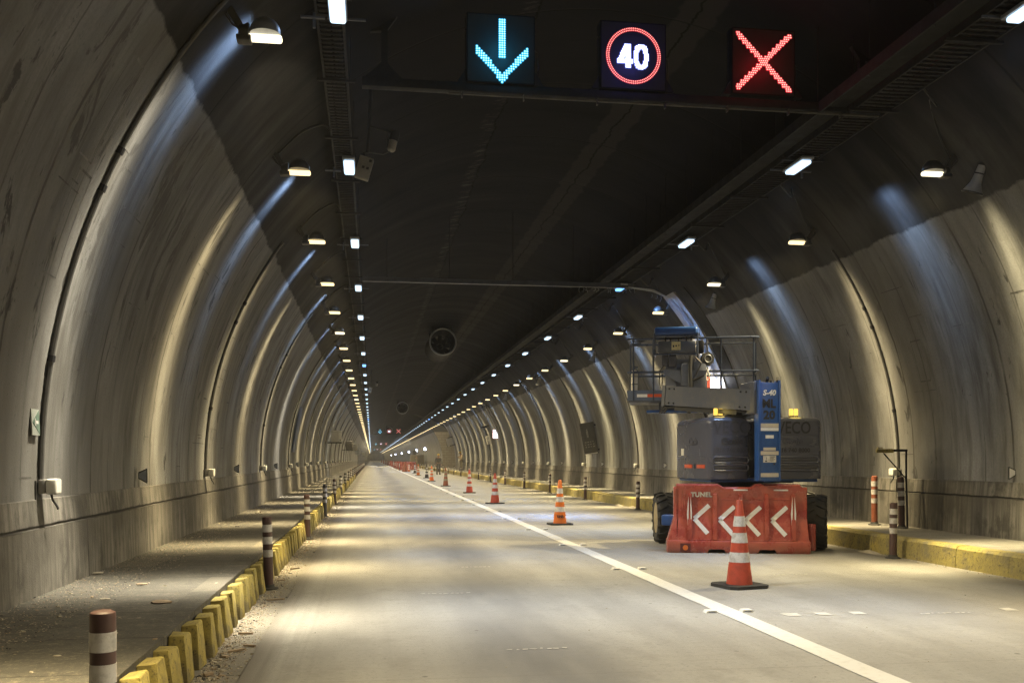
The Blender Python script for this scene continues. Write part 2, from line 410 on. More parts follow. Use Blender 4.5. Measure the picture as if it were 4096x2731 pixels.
M['cone_dirty'] = painted('cone_dirty', (0.26, 0.075, 0.035), 0.6, 0.6, 7, dcol=(0.09, 0.05, 0.03))
def _barrier():
    t = NT('barrier_plastic'); v = t.obj()
    a = t.noise(v, 5, 5, 0.65); b = t.noise(t.scale(v, (4, 4, 1)), 5, 4, 0.7); g = t.noise(v, 40, 3, 0.7)
    c = t.mix(t.rng(a, 0.4, 0.66), (0.29, 0.048, 0.038), (0.40, 0.082, 0.050))
    c = t.mix(t.rng(b, 0.52, 0.72, 0, 0.4), c, (0.20, 0.045, 0.036))
    c = t.mix(t.rng(g, 0.62, 0.74, 0, 0.4), c, (0.13, 0.05, 0.04))
    sp = t.n('ShaderNodeSeparateXYZ'); t.l(v, sp.inputs[0])
    c = t.mix(t.math('MULTIPLY', t.rng(sp.outputs[2], 0.16, 0.0, 0.0, 0.6), t.rng(a, 0.35, 0.6)), c, (0.16, 0.085, 0.06))
    du = t.noise(v, 2.3, 6, 0.7)
    c = t.mix(t.rng(du, 0.46, 0.72, 0, 0.32), c, (0.36, 0.17, 0.125))
    t.bsdf.inputs['Subsurface Weight'].default_value = 0.0
    return t.out(c, t.rng(a, 0.3, 0.7, 0.20, 0.38), 0, 0.6)
M['barrier'] = _barrier()
M['blue'] = painted('lift_blue', (0.018, 0.072, 0.26), 0.35, 0.35, 6, dcol=(0.015, 0.035, 0.09))
M['lift_grey'] = painted('lift_grey', (0.078, 0.083, 0.116), 0.22, 0.15, 2.5, dcol=(0.075, 0.074, 0.078))
M['boom_grey'] = painted('boom_grey', (0.078, 0.088, 0.120), 0.45, 0.45, 5, dcol=(0.18, 0.16, 0.14))
M['letter_dark'] = painted('letter_dark', (0.052, 0.053, 0.070), 0.4, 0.3, 9)
M['letter_black'] = painted('letter_black', (0.020, 0.021, 0.030), 0.4, 0.3, 9)
M['tape_beige'] = painted('tape_beige', (0.52, 0.47, 0.40), 0.5, 0.3, 9)
M['sticker'] = painted('sticker_yellow', (0.62, 0.52, 0.27), 0.5, 0.3, 20)
M['orange_red'] = painted('reflector_red', (0.58, 0.09, 0.03), 0.35, 0.2, 9)
M['rim'] = painted('rim_tan', (0.33, 0.27, 0.16), 0.6, 0.5, 9)
M['wood'] = painted('splintered_wood', (0.30, 0.225, 0.15), 0.7, 0.5, 25)
M['stone'] = painted('rubble', (0.36, 0.32, 0.25), 0.8, 0.5, 30)
M['block_wall'] = None
M['sign_grey'] = painted('sign_grey', (0.27, 0.285, 0.26), 0.5, 0.5, 14)
M['green_sign'] = painted('green_sign', (0.10, 0.15, 0.12), 0.5, 0.3, 9)
M['skin'] = painted('skin', (0.36, 0.20, 0.13), 0.55, 0.1, 9)
M['hard_yellow'] = painted('helmet_yellow', (0.62, 0.42, 0.03), 0.3, 0.1, 9)
M['cloth_pale'] = painted('cloth_pale', (0.62, 0.48, 0.32), 0.8, 0.3, 9)
M['cloth_grey'] = painted('cloth_grey', (0.13, 0.125, 0.12), 0.85, 0.3, 9)
M['cloth_tan'] = painted('cloth_tan', (0.27, 0.235, 0.17), 0.85, 0.3, 9)
M['boot'] = painted('boot_black', (0.02, 0.019, 0.018), 0.6, 0.2, 9)
M['e_warm'] = emit('lamp_glass_warm', (1.0, 0.78, 0.40), 2.2)
M['e_cream'] = emit('lamp_glass_cream', (1.0, 0.88, 0.60), 2.2)
M['e_led'] = emit('lamp_glass_cool', (0.60, 0.80, 1.0), 1.9)
M['e_blue'] = emit('lamp_glass_blue', (0.14, 0.40, 1.0), 3.2)
M['e_amber'] = emit('beacon_amber', (1.0, 0.62, 0.10), 1.5)
M['e_sign'] = emit('sign_glass_lit', (0.92, 0.93, 1.0), 6)
M['e_flood'] = emit('floodlight_glass', (0.72, 0.78, 1.0), 12)

# ---------------------------------------------------------------- the setting
def arc_section(cx, rx, cz, rz, z_base, n=84):
    a0 = math.asin((z_base - cz) / rz)
    return [(cx - rx * math.cos(a0 + (math.pi - 2 * a0) * i / n), cz + rz * math.sin(a0 + (math.pi - 2 * a0) * i / n)) for i in range(n + 1)]
SEC = arc_section(CX, RX, CZ, RZ, 0.1)
BSEC = [(x if x < CX else CX + (x - CX) * 1.42, z if x < CX else z + (z - CZ) * 0.0) for x, z in SEC]
def lining():
    mb = MB(); n = len(SEC)
    rows = []
    def rows_for(a, b, sec, step):
        k = max(1, int((b - a) / step))
        return [(a + (b - a) * i / k, sec) for i in range(k + 1)]
    rows = rows_for(Y0, BAY0, SEC, 6) + rows_for(BAY0 + 0.004, BAY1, BSEC, 6) + rows_for(BAY1 + 0.004, Y1, SEC, 20)
    vs = [(x, y, z) for y, s in rows for x, z in s]
    fs = []
    for r in range(len(rows) - 1):
        for i in range(n - 1):
            a = r * n + i; fs.append([a, a + 1, a + n + 1, a + n])
    mb.add(vs, fs)
    # end wall far away, closing the bore
    b = len(mb.v); mb.add([(x, Y1, z) for x, z in SEC], [list(range(n))])
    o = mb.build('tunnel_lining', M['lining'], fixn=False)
    tag(o, kind='structure'); return o
LINING = lining()

def patch_marks():
    """outlines of grout patches and board ends left in the concrete"""
    mb = MB()
    def strip(side, y0, y1, z0, z1):
        k = max(1, int(abs(z1 - z0) / 0.08)); vs = []
        for i in range(k + 1):
            z = z0 + (z1 - z0) * i / k
            x = wall_x(z, side, 0.004)
            vs += [(x, y0, z), (x, y1, z)]
        mb.add(vs, [[2 * i, 2 * i + 1, 2 * i + 3, 2 * i + 2] for i in range(k)])
    def rect(side, y, z, wy, hz, t=0.008):
        strip(side, y, y + t, z, z + hz); strip(side, y + wy, y + wy + t, z, z + hz)
        strip(side, y + t, y + wy, z, z + t * 1.6)
        strip(side, y + t, y + wy, z + hz - t * 2.4, z + hz)
    rnd = random.Random(3)
    for side in (-1, 1):
        for k in range(16):
            y = 6.2 + k * 1.22 + rnd.uniform(-.2, .2)
            if rnd.random() < 0.75: rect(side, y, rnd.uniform(1.5, 3.4), rnd.uniform(0.2, 0.3), rnd.uniform(0.6, 0.95))
            for q in range(3):
                z = rnd.uniform(1.1, 4.1); strip(side, y + rnd.uniform(-.5, .5), y + rnd.uniform(-.5, .5) + 0.14, z, z + 0.010)
    rect(-1, 7.35, 3.55, 0.28, 0.75); rect(-1, 8.0, 3.1, 0.25, 0.75); rect(-1, 8.62, 2.1, 0.2, 0.5)
    o = mb.build('patch_outline', M['mark'], LINING, smooth=False, fixn=False)
    return o
patch_marks()

def sheet(name, x0, x1, z, m, y0=Y0, y1=Y1, thick=None):
    mb = MB()
    if thick: mb.box((x0, y0, z - thick), (x1, y1, z), bev=0)
    else:
        k = 40; vs = []
        for i in range(k + 1):
            y = y0 + (y1 - y0) * i / k; vs += [(x0, y, z), (x1, y, z)]
        mb.add(vs, [[2 * i, 2 * i + 1, 2 * i + 3, 2 * i + 2] for i in range(k)])
    return tag(mb.build(name, m, smooth=False, fixn=bool(thick)), kind='structure')
sheet('ground', -6, 14, -0.02, M['gutter'])
sheet('road', -0.80, 7.13, 0.0, M['road'])
sheet('gutter', -1.30, -0.806, -0.006, M['gutter'])
# left sidewalk: rubble-strewn strip and cover slabs, right sidewalk and its yellow kerb
mb = MB(); mb.box((-2.75, Y0, -0.1), (-1.86, Y1, SW_L - 0.008)); tag(mb.build('sidewalk', M['walk_l'], smooth=False), kind='structure')
mb = MB(); mb.box((-1.85, Y0, -0.1), (-1.20, Y1, SW_L)); tag(mb.build('cover_slabs', M['walk_l'], smooth=False), kind='structure')
mb = MB(); mb.box((7.34, Y0, -0.1), (8.75, BAY0, SW_R - 0.006)); mb.box((7.34, BAY0, -0.1), (11.2, BAY1, SW_R - 0.006)); mb.box((7.34, BAY1, -0.1), (8.75, Y1, SW_R - 0.006))
tag(mb.build('sidewalk', M['walk_r'], smooth=False), kind='structure')
def kerb_right():
    mb = MB(); rnd = random.Random(5); y = Y0
    prof = [(7.12, -0.1), (7.15, 0.235), (7.185, SW_R), (7.335, SW_R), (7.335, -0.1)]
    while y < 300:
        L = 1.0 if y < 120 else 12.0
        dx = rnd.uniform(-.008, .008)
        mb.prism([(a + dx, b + rnd.uniform(-.004, .004)) for a, b in prof], y, y + L - (0.006 if L < 2 else 0), 'y'); y += L
    mb.prism(prof, y, Y1, 'y')
    return tag(mb.build('kerb', M['kerb_y'], smooth=False), kind='structure')
kerb_right()
# concrete footing course along both walls
def plinth(side, spans):
    mb = MB()
    for a, b in spans:
        base = wall_x(0.5, side, 0.045)
        poly = [(base + side * 0.25, 0.0), (base, 0.0), (wall_x(0.78, side, 0.040), 0.800), (wall_x(0.80, side, 0.018), 0.806), (wall_x(0.80, side, 0.018), 0.816), (wall_x(0.82, side, 0.026), 0.822), (wall_x(1.01, side, 0.014), 1.02), (wall_x(1.05, side, -0.02), 1.035), (wall_x(1.05, side, -0.2), 1.035)]
        mb.prism(poly, a, b, 'y')
    return tag(mb.build('wall_footing', M['plinth'], smooth=False), kind='structure')
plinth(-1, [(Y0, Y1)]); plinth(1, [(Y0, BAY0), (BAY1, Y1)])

# road markings
def centre_line():
    mb = MB(); rnd = random.Random(2); vs = []; n = 0; y = Y0
    while y < 420:
        a = rnd.uniform(-.006, .006); b = rnd.uniform(-.006, .006)
        vs += [(3.00 + a, y, 0.004), (3.195 + b, y, 0.004)]; n += 1; y += 0.35 if y < 60 else 6
    mb.add(vs, [[2 * i, 2 * i + 1, 2 * i + 3, 2 * i + 2] for i in range(n - 1)])
    return tag(mb.build('road_line', M['line'], smooth=False, fixn=False), kind='structure')
centre_line()
def worn_marks():
    mb = MB(); rnd = random.Random(9)
    def bar(x, y, wx, wy):
        p = [(x + rnd.uniform(-.01, .01), y + rnd.uniform(-.01, .01), 0.004), (x + wx, y + rnd.uniform(-.01, .01), 0.004), (x + wx + rnd.uniform(-.02, .02), y + wy, 0.004), (x + rnd.uniform(-.02, .02), y + wy, 0.004)]
        mb.add(p, [[0, 1, 2, 3]])
    for x in (3.52, 3.80, 4.12, 5.55): bar(x, 7.80, 0.12, 0.14)
    for x in (3.75, 4.05, 4.35): bar(x, 22.9, 0.13, 0.2)
    for (x, y, k) in ((0.5, 9.6, 9), (4.7, 7.75, 9), (0.95, 6.7, 8), (4.6, 10.6, 8), (4.0, 13.0, 7), (1.1, 11.9, 7), (5.1, 15.9, 6), (1.3, 15.3, 6)):
        for i in range(k): bar(x + i * 0.055, y + rnd.uniform(-.012, .012), 0.03, 0.028)
    return tag(mb.build('worn_road_marks', M['mark_white'], smooth=False, fixn=False), kind='structure')
worn_marks()

# end wall of the lay-by
def bulkhead():
    t = NT('block_wall'); v = t.obj()
    br = t.n('ShaderNodeTexBrick'); mp = t.n('ShaderNodeMapping'); mp.inputs['Rotation'].default_value = (R(90), 0, 0); t.l(v, mp.inputs[0]); t.l(mp.outputs[0], br.inputs['Vector'])
    br.inputs['Color1'].default_value = (0.33, 0.29, 0.22, 1); br.inputs['Color2'].default_value = (0.38, 0.34, 0.265, 1); br.inputs['Mortar'].default_value = (0.17, 0.15, 0.12, 1)
    br.inputs['Scale'].default_value = 1.0; br.inputs['Brick Width'].default_value = 0.6; br.inputs['Row Height'].default_value = 0.3; br.inputs['Mortar Size'].default_value = 0.012
    sep = t.n('ShaderNodeSeparateXYZ'); t.l(v, sep.inputs[0])
    c = t.mix(t.rng(sep.outputs[2], 4.55, 4.6), br.outputs['Color'], (0.03, 0.03, 0.03))
    mat = t.out(c, 0.8)
    mb = MB(); n = len(SEC)
    i0 = n // 2
    inner = [(x, z) for x, z in SEC[i0:]]; outer = [(x + 0.5, z + 0.3) for x, z in BSEC[i0:]]
    k = len(inner)
    for yy in (BAY1 - 0.25, BAY1 + 0.05):
        b = len(mb.v); mb.add([(x, yy, z) for x, z in inner] + [(x, yy, z) for x, z in outer], [[i, i + 1, k + i + 1, k + i] for i in range(k - 1)])
    o = mb.build('bulkhead_wall', mat, smooth=False, fixn=False)
    return tag(o, 'pale block end wall closing the far lay-by on the right', 'wall')
bulkhead()

# ---------------------------------------------------------------- lamps
def photometry(name, colour, watts, side, p_out, sigma, floor, cut, p_in=0.0):
    """point lamp with a narrow street-lantern distribution: tight along the tunnel, wide across it"""
    l = bpy.data.lights.new(name, 'POINT'); l.energy = watts; l.shadow_soft_size = 0.07; l.color = colour
    l.use_nodes = True; t = l.node_tree; em = t.nodes['Emission']
    N = t.nodes.new; L = t.links.new
    def mth(op, a, b=None, c=None):
        x = N('ShaderNodeMath'); x.operation = op
        for i, q in enumerate((a, b, c)):
            if q is None: continue
            if isinstance(q, (int, float)): x.inputs[i].default_value = q
            else: L(q, x.inputs[i])
        return x.outputs[0]
    g = N('ShaderNodeNewGeometry'); s = N('ShaderNodeSeparateXYZ'); L(g.outputs['Incoming'], s.inputs[0]); x, y, z = s.outputs
    u = mth('MAXIMUM', mth('MULTIPLY', z, -1.0), 0.0)
    def mr(v, a, b, c, d):
        q = N('ShaderNodeMapRange'); q.interpolation_type = 'SMOOTHSTEP'; L(v, q.inputs[0])
        for i, k in zip((1, 2, 3, 4), (a, b, c, d)): q.inputs[i].default_value = k
        return q.outputs[0]
    g_out = mth('MULTIPLY', mth('POWER', u, p_out), mr(u, cut, cut + 0.04, 0.0, 1.0))
    g_in = mr(u, 0.16, 0.58, 0.0, 1.0)
    if p_in: g_out = mth('MULTIPLY', g_out, mth('MULTIPLY', mth('POWER', mth('SUBTRACT', 1.0, u), 2.0), 1.6))
    else: g_out = mth('MULTIPLY', g_out, 2.0)
    if p_in: g_in = mth('MULTIPLY', g_in, mth('POWER', u, p_in))
    f = mr(mth('MULTIPLY', x, float(side)), -0.25, 0.05, 0.0, 1.0)
    yy = mth('DIVIDE', y, sigma)
    nar = mth('ADD', mth('POWER', 2.71828, mth('MULTIPLY', mth('MULTIPLY', yy, yy), -1.0)), floor)
    y2 = mth('DIVIDE', y, 0.27)
    nar2 = mth('MULTIPLY', mth('ADD', mth('POWER', 2.71828, mth('MULTIPLY', mth('MULTIPLY', y2, y2), -1.0)), 0.11), 0.58)
    L(mth('ADD', mth('MULTIPLY', mth('MULTIPLY', g_out, f), nar), mth('MULTIPLY', mth('MULTIPLY', g_in, mth('SUBTRACT', 1.0, f)), nar2)), em.inputs['Strength'])
    return l
def plain_light(name, colour, watts):
    l = bpy.data.lights.new(name, 'POINT'); l.energy = watts; l.color = colour; l.shadow_soft_size = 0.1; return l

WARM = (1.0, 0.805, 0.44); CREAM = (1.0, 0.90, 0.68); COOL = (0.42, 0.63, 1.0); BLUE = (0.20, 0.42, 1.0)
P_WARM, P_LED = 2800.0, 1750.0
def warm_lamp(side, glass, dome_m, colour, label, group, watts=P_WARM):
    root = thing('tunnel_floodlight', label, 'lamp', group=group)
    o = -side                                                      # points away from the wall
    mb = MB()                                                      # dome shaped back
    prof = [(0.122, 0.0)] + [(0.128 * math.cos(a), 0.128 * math.sin(a)) for a in [k * math.pi / 2 / 7 for k in range(1, 7)]] + [(0.004, 0.128)]
    mb.lathe(prof, (0, 0, 0.035), 22); mb.lathe([(0.126, 0.025), (0.126, 0.04)], (0, 0, 0), 22)
    mb.build('dome', dome_m, root)
    mb = MB(); mb.box((-0.138, -0.042, -0.034), (0.138, 0.042, 0.020), bev=0.022, seg=3); mb.build('lens', glass, root)
    mb = MB(); mb.tube([(-o * 0.13, 0, 0.03), (-o * 0.21, 0, 0.03)], [0.085, 0.055], 14); mb.box((-o * 0.17 - 0.06, -0.06, -0.05), (-o * 0.17 + 0.06, 0.06, 0.0), bev=0.01)
    mb.build('gear_box', M['lamp_dark'], root)
    xw = wall_x(4.83 + 0.17, side) - (WX_R if side > 0 else WX_L)
    mb = MB(); mb.box((-0.03, -0.02, 0), (0.03, 0.02, 0.24), bev=0.004, M=Matrix.Translation((-o * 0.17, 0, 0.03)) @ Matrix.Rotation(side * 0.55, 4, 'Y'))
    mb.tube([(-o * 0.20, 0.0, 0.06), (-o * 0.27, 0.0, 0.10), (xw, 0, 0.19)], 0.009, 6)
    mb.build('bracket', M['lamp_dark'], root)
    l = bpy.data.objects.new('lamp_light', photometry('warm_light', colour, watts, side, 4.6, 0.150, 0.03, 0.22))
    l.location = (0, 0, -0.13); link(l, root)
    return root
WX_L, WX_R, WZ = -0.87, 6.80, 4.83
def led_lamp(colour, glass, label, group, side, watts=P_LED):
    root = thing('strip_light', label, 'lamp', group=group)
    mb = MB(); mb.box((-0.085, -0.33, 0.0), (0.085, 0.33, 0.045), bev=0.015); mb.build('housing', M['lamp_grey'], root)
    mb = MB(); mb.box((-0.072, -0.27, -0.05), (0.072, 0.27, 0.004), bev=0.022, seg=3); mb.build('lens', glass, root)
    mb = MB(); s = side
    mb.box((-0.10 if s < 0 else -0.25, 0.34, 0.03), (0.25 if s < 0 else 0.10, 0.36, 0.05)); 
    mb.box((s * 0.22 - 0.012, 0.335, -0.06), (s * 0.22 + 0.012, 0.365, 0.08)); mb.box((s * 0.12, 0.30, 0.012), (s * 0.34, 0.33, 0.03))
    mb.build('clamp', M['galv'], root)
    l = bpy.data.objects.new('lamp_light', photometry('cool_light', colour, watts, side, 0.3, 0.15, 0.012, 0.12, 2.5))
    l.location = (0, 0, -0.12); link(l, root)
    return root
ORD = ['first', 'second', 'third', 'fourth', 'fifth', 'sixth', 'seventh', 'eighth', 'ninth', 'tenth', 'eleventh', 'twelfth']

def far_light(kind, side, y):
    pass
def row_of(proto_list, picks, n, x, z, y0, step, nearname, farlabel, lights_to):
    """copies along the tunnel; beyond lights_to only every fourth lamp carries light, four times as strong"""
    used = set()
    for i in range(-4, n):
        k = picks(i); src = proto_list[k]
        if k in used: o = copy_tree(src)
        else: o = src; used.add(k)
        yy = y0 + i * step
        o.location = (x, yy, z)
        if 0 <= i < len(ORD): o['label'] = nearname(i)
        elif i < 0: o['label'] = farlabel[1]
        else: o['label'] = farlabel[0]
        lights = [c for c in o.children if c.type == 'LIGHT']
        if yy > lights_to:
            for c in lights:
                if i % 4 == 0: c.data = FARL[k]; c.location = (0, 0, -0.3)
                else: bpy.data.objects.remove(c)
    for k, src in enumerate(proto_list):
        if k not in used:
            for c in list(src.children): bpy.data.objects.remove(c)
            bpy.data.objects.remove(src)
g1 = 'warm floodlights along the left wall'
FARL = [plain_light('far_warm_light', WARM, 210)] * 2
pl = [warm_lamp(-1, M['e_warm'], M['lamp_dark'], WARM, 'lamp', g1), warm_lamp(-1, M['e_cream'], M['lamp_grey'], CREAM, 'lamp', g1)]
row_of(pl, lambda i: 1 if i in (0, 5, 13) else 0, 90, WX_L, WZ, WARM_L0, LAMP_STEP,
       lambda i: ('large whitish floodlight with pale grey dome nearest on the left wall' if i == 0 else
                  ('whitish floodlight with pale grey dome, %s lamp in the left wall row' % ORD[i] if i == 5 else 'yellow floodlight with dark dome, %s lamp in the left wall row' % ORD[i])),
       ('small distant warm floodlight beyond the twelfth in the left wall row', 'warm floodlight on the left wall behind the viewpoint'), 190)
g2 = 'warm floodlights along the right wall'
pl = [warm_lamp(1, M['e_warm'], M['lamp_dark'], WARM, 'lamp', g2), warm_lamp(1, M['e_cream'], M['lamp_dark'], (1.0, .84, .47), 'lamp', g2)]
row_of(pl, lambda i: 1 if i in (0, 2, 6, 9) else 0, 90, WX_R, WZ, WARM_R0, LAMP_STEP,
       lambda i: ('bright warm floodlight beside the large horn loudspeaker on the right wall' if i == 0 else 'warm floodlight, %s lamp in the right wall row' % ORD[i]),
       ('small distant warm floodlight beyond the twelfth in the right wall row', 'warm floodlight on the right wall behind the viewpoint'), 190)
g3 = 'cool strip lights under the left cable tray'
FARL = [plain_light('far_cool_light', COOL, 150)] * 2
pl = [led_lamp(COOL, M['e_led'], 'lamp', g3, -1), led_lamp(BLUE, M['e_blue'], 'lamp', g3, -1, 1500)]
row_of(pl, lambda i: 1 if i in (7, 19) else 0, 74, -0.30, 5.36, LED_L0, LED_STEP,
       lambda i: 'bluish white strip light, %s lamp under the left cable tray' % ORD[i],
       ('small distant cool strip light beyond the twelfth under the left cable tray', 'cool strip light under the left cable tray behind the viewpoint'), 190)
g4 = 'cool strip lights under the right cable tray'
pl = [led_lamp(COOL, M['e_led'], 'lamp', g4, 1), led_lamp(BLUE, M['e_blue'], 'lamp', g4, 1, 6000)]
row_of(pl, lambda i: 1 if i in (3, 19) else 0, 74, 5.80, 5.36, LED_R0, LED_STEP,
       lambda i: ('intensely blue strip light hanging at the far cross beam' if i == 3 else 'bluish strip light, %s lamp under the right cable tray' % ORD[i]),
       ('small distant cool strip light beyond the twelfth under the right cable tray', 'cool strip light under the right cable tray behind the viewpoint'), 190)

# the rows too far off to count, and the light they give
def far_rows():
    wm = MB(); lm = MB(); y = 355.0
    while y < Y1 - 8:
        for x in (WX_L, WX_R): wm.box((x - 0.13, y, WZ - 0.04), (x + 0.13, y + 0.2, WZ + 0.04))
        y += LAMP_STEP
    y = 362.0
    while y < Y1 - 8:
        for x in (-0.30, 5.80): lm.box((x - 0.07, y, 5.31), (x + 0.07, y + 0.6, 5.36))
        y += LED_STEP
    a = wm.build('distant_floodlights', M['e_warm'], smooth=False); b = lm.build('distant_strip_lights', M['e_led'], smooth=False)
    tag(a, kind='stuff'); tag(b, kind='stuff')
    lw = plain_light('far_warm_light', WARM, 260)
    for k in range(14):
        for x in (0.2, 5.8):
            l = link(bpy.data.objects.new('distant_lamp_light', lw), a); l.location = (x, 365 + 19.5 * k, 4.3)
far_rows()
def bay_lamps():
    g = 'warm floodlights in the lay-by'
    p = None
    for k, (x, y) in enumerate(((8.55, 101.5), (8.75, 106.0), (8.75, 110.5))):
        if p is None:
            p = warm_lamp(1, M['e_cream'], M['lamp_dark'], CREAM, 'l', g); o = p
            for c in list(p.children):
                if c.type == 'LIGHT': c.data = plain_light('bay_light', (1.0, .82, .5), 260)
        else: o = copy_tree(p)
        o.location = (x, y, 4.65); o['label'] = '%s warm floodlight inside the far lay-by on the right' % ORD[k]
bay_lamps()

# ---------------------------------------------------------------- cable trays
def tray(name, label, xa, xb, z, yend, hang_x, rail_m, rung_step, extra=None):
    root = thing(name, label, 'cable tray')
    for x in (xa, xb):
        mb = MB(); mb.box((x - 0.012, Y0, z), (x + 0.012, Y1, z + 0.085)); mb.build('rail', rail_m, root, smooth=False)
    mb = MB(); y = 2.0; rnd = random.Random(4)
    while y < yend:
        mb.box((xa, y, z + 0.012), (xb, y + 0.03, z + 0.032)); y += rung_step
    mb.build('rungs', M['tray'], root, smooth=False)
    mb = MB()                                                       # bundle of cables lying in the tray
    for k in range(6):
        x = xa + (xb - xa) * (k + 0.7) / 6.6; pts = []; y = 0.0
        while y < 120: pts.append((x + rnd.uniform(-.02, .02), y, z + 0.055 + rnd.uniform(-.006, .006))); y += 2.5
        pts.append((x, Y1, z + 0.055)); mb.tube(pts, 0.02, 5)
    mb.build('cables', M['black'], root)
    hm = None
    for i in range(34):
        y = 3.0 + i * 1.9; zt = min(wall_z(x) for x in hang_x) 
        if hm is None:
            mb = MB()
            for x in hang_x: mb.tube([(x, 0, z - 0.02), (x, 0, wall_z(x) + 0.02)], 0.006, 5)
            mb.box((min(hang_x) - 0.05, -0.02, z - 0.028), (max(hang_x) + 0.05, 0.02, z - 0.002))
            o = mb.build('hanger', M['tray'], root, smooth=False); hm = o.data
        else:
            o = link(bpy.data.objects.new('hanger', hm), root)
        o.location = (0, y, 0)
    return root
tray('ladder_tray', 'narrow dark ladder cable tray running along the vault on the left', -0.50, -0.26, 5.44, 150, (-0.53, -0.22), M['tray'], 0.10)
tray('ladder_tray', 'wide ladder cable tray hung above the right row of bluish lights', 5.62, 6.06, 5.44, 150, (5.58, 6.10), M['tray'], 0.10)
def covered_tray():
    root = thing('covered_tray', 'closed black cable tray beside the wide ladder tray on the right', 'cable tray')
    mb = MB(); mb.box((5.25, Y0, 5.50), (5.57, Y1, 5.515)); mb.build('bottom_plate', M['panel'], root, smooth=False)
    mb = MB(); mb.box((5.225, Y0, 5.42), (5.249, Y1, 5.55)); mb.build('rail', M['tray'], root, smooth=False)
    hm = None
    for i in range(40):
        if hm is None:
            mb = MB(); mb.tube([(5.24, 0, 5.40), (5.24, 0, wall_z(5.24) + 0.02)], 0.007, 5); o = mb.build('hanger', M['tray'], root); hm = o.data
        else: o = link(bpy.data.objects.new('hanger', hm), root)
        o.location = (0, 3.6 + 1.2 * i, 0)
covered_tray()
def feed_cable(pts, label, m='black', r=0.012, name='feed_cable'):
    mb = MB(); P = [Vector(p) for p in pts]; out = []
    for i in range(len(P) - 1):
        a = P[max(i - 1, 0)]; b = P[i]; c = P[i + 1]; d = P[min(i + 2, len(P) - 1)]
        for k in range(6):
            t = k / 6; out.append(0.5 * ((2 * b) + (-a + c) * t + (2 * a - 5 * b + 4 * c - d) * t * t + (-a + 3 * b - 3 * c + d) * t ** 3))
    out.append(P[-1]); mb.tube(out, r, 6)
    return tag(mb.build(name, M[m]), label, 'cable', 'looped feed cables between trays and floodlights')
for k in range(7):
    y = WARM_L0 + LAMP_STEP * (k + 1)
    feed_cable([(-0.48, y + 0.5, 5.46), (-0.60, y + 0.45, wall_z(-0.60) - 0.04), (-0.85, y + 0.1, wall_z(-0.85) - 0.03), (-1.1, y, wall_z(-1.1) - 0.05), (-1.14, y, 5.02)],
               'thin black cable looping from the left tray to the %s floodlight' % ORD[k + 1])
    y = WARM_R0 + LAMP_STEP * k
    feed_cable([(6.06, y - 1.0, 5.46), (6.3, y - 0.9, 5.30), (6.55, y - 0.35, wall_z(6.55) - 0.02), (6.85, y - 0.05, wall_z(6.85) - 0.03), (7.03, y, 5.02)],
               'thin black cable looping from the right tray to the %s floodlight' % ORD[k])

# ---------------------------------------------------------------- conduits, junction boxes, reflectors on the walls
def arc_pts(side, z0, z1, y, off, n=24):
    return [(wall_x(z0 + (z1 - z0) * i / n, side, off), y, z0 + (z1 - z0) * i / n) for i in range(n + 1)]
def conduit(side, y, ztop, label, r=0.021, collars=(2.1, 3.45, 3.75)):
    root = thing('conduit', label, 'conduit', group='conduits on the %s wall' % ('left' if side < 0 else 'right'))
    mb = MB(); mb.tube(arc_pts(side, 1.16, ztop, y, r + 0.004, 30), r, 8)
    if ztop < 4.9: pass
    mb.build('pipe', M['conduit'], root)
    if y < 24:
        for z in collars:
            mb = MB(); mb.tube(arc_pts(side, z, z + 0.05, y, r + 0.004, 2), r * 1.5, 10); mb.build('collar', M['tray'], root)
    return root
def junction_box(side, y, label):
    root = thing('junction_box', label, 'box', (wall_x(1.12, side), y, 1.12), group='white boxes on the %s wall' % ('left' if side < 0 else 'right'))
    o = -side
    mb = MB(); mb.box((o * 0.02 - 0.0, -0.06, -0.05), (o * 0.02 + o * 0.055, 0.06, 0.06), bev=0.008) if o > 0 else mb.box((o * 0.075, -0.06, -0.05), (o * 0.02, 0.06, 0.06), bev=0.008)
    mb.build('housing', M['grey_plastic'], root)
    mb = MB(); xs = sorted((o * 0.076, o * 0.160)); mb.box((xs[0], -0.066, -0.058), (xs[1], 0.066, 0.066), bev=0.016, seg=3)
    mb.build('cover', M['white_plastic'], root)
    mb = MB(); mb.tube([(o * 0.10, 0, -0.05), (o * 0.11, 0, -0.10), (o * 0.14, 0.01, -0.15), (o * 0.15, 0.012, -0.175)], 0.009, 6); mb.build('cable', M['black'], root)
    xs = sorted((o * -0.005, o * 0.012)); mb = MB(); mb.box((xs[0], -0.075, -0.22), (xs[1], 0.075, 0.05)); mb.build('recess_shade_plate', M['conduit'], root, smooth=False)  # dark plate stands in for the shaded recess below the box
    return root
def wall_reflector(side, y, label):
    root = thing('wall_reflector', label, 'reflector', (wall_x(1.15, side), y, 1.15), group='reflectors on the %s wall' % ('left' if side < 0 else 'right'))
    o = -side; P = lambda s: [(o * 0.0, -0.03 * s), (o * 0.0, 0.04 * s), (o * 0.095, 0.085 * s), (o * 0.095, -0.085 * s)]
    mb = MB(); mb.prism(P(1.0), -0.01, 0.012, 'y'); mb.build('plate', M['black'], root, smooth=False)
    mb = MB(); mb.prism([(o * 0.008, -0.022), (o * 0.008, 0.03), (o * 0.088, 0.068), (o * 0.088, -0.068)], -0.014, -0.0105, 'y')
    mb.build('reflector_face', M['refl_clean'] if side > 0 else M['lamp_grey'], root, smooth=False)
    return root
def ordn(k, what, row):
    return (ORD[k] + ' ' + what + ' from the viewpoint ' + row) if k < 12 else None
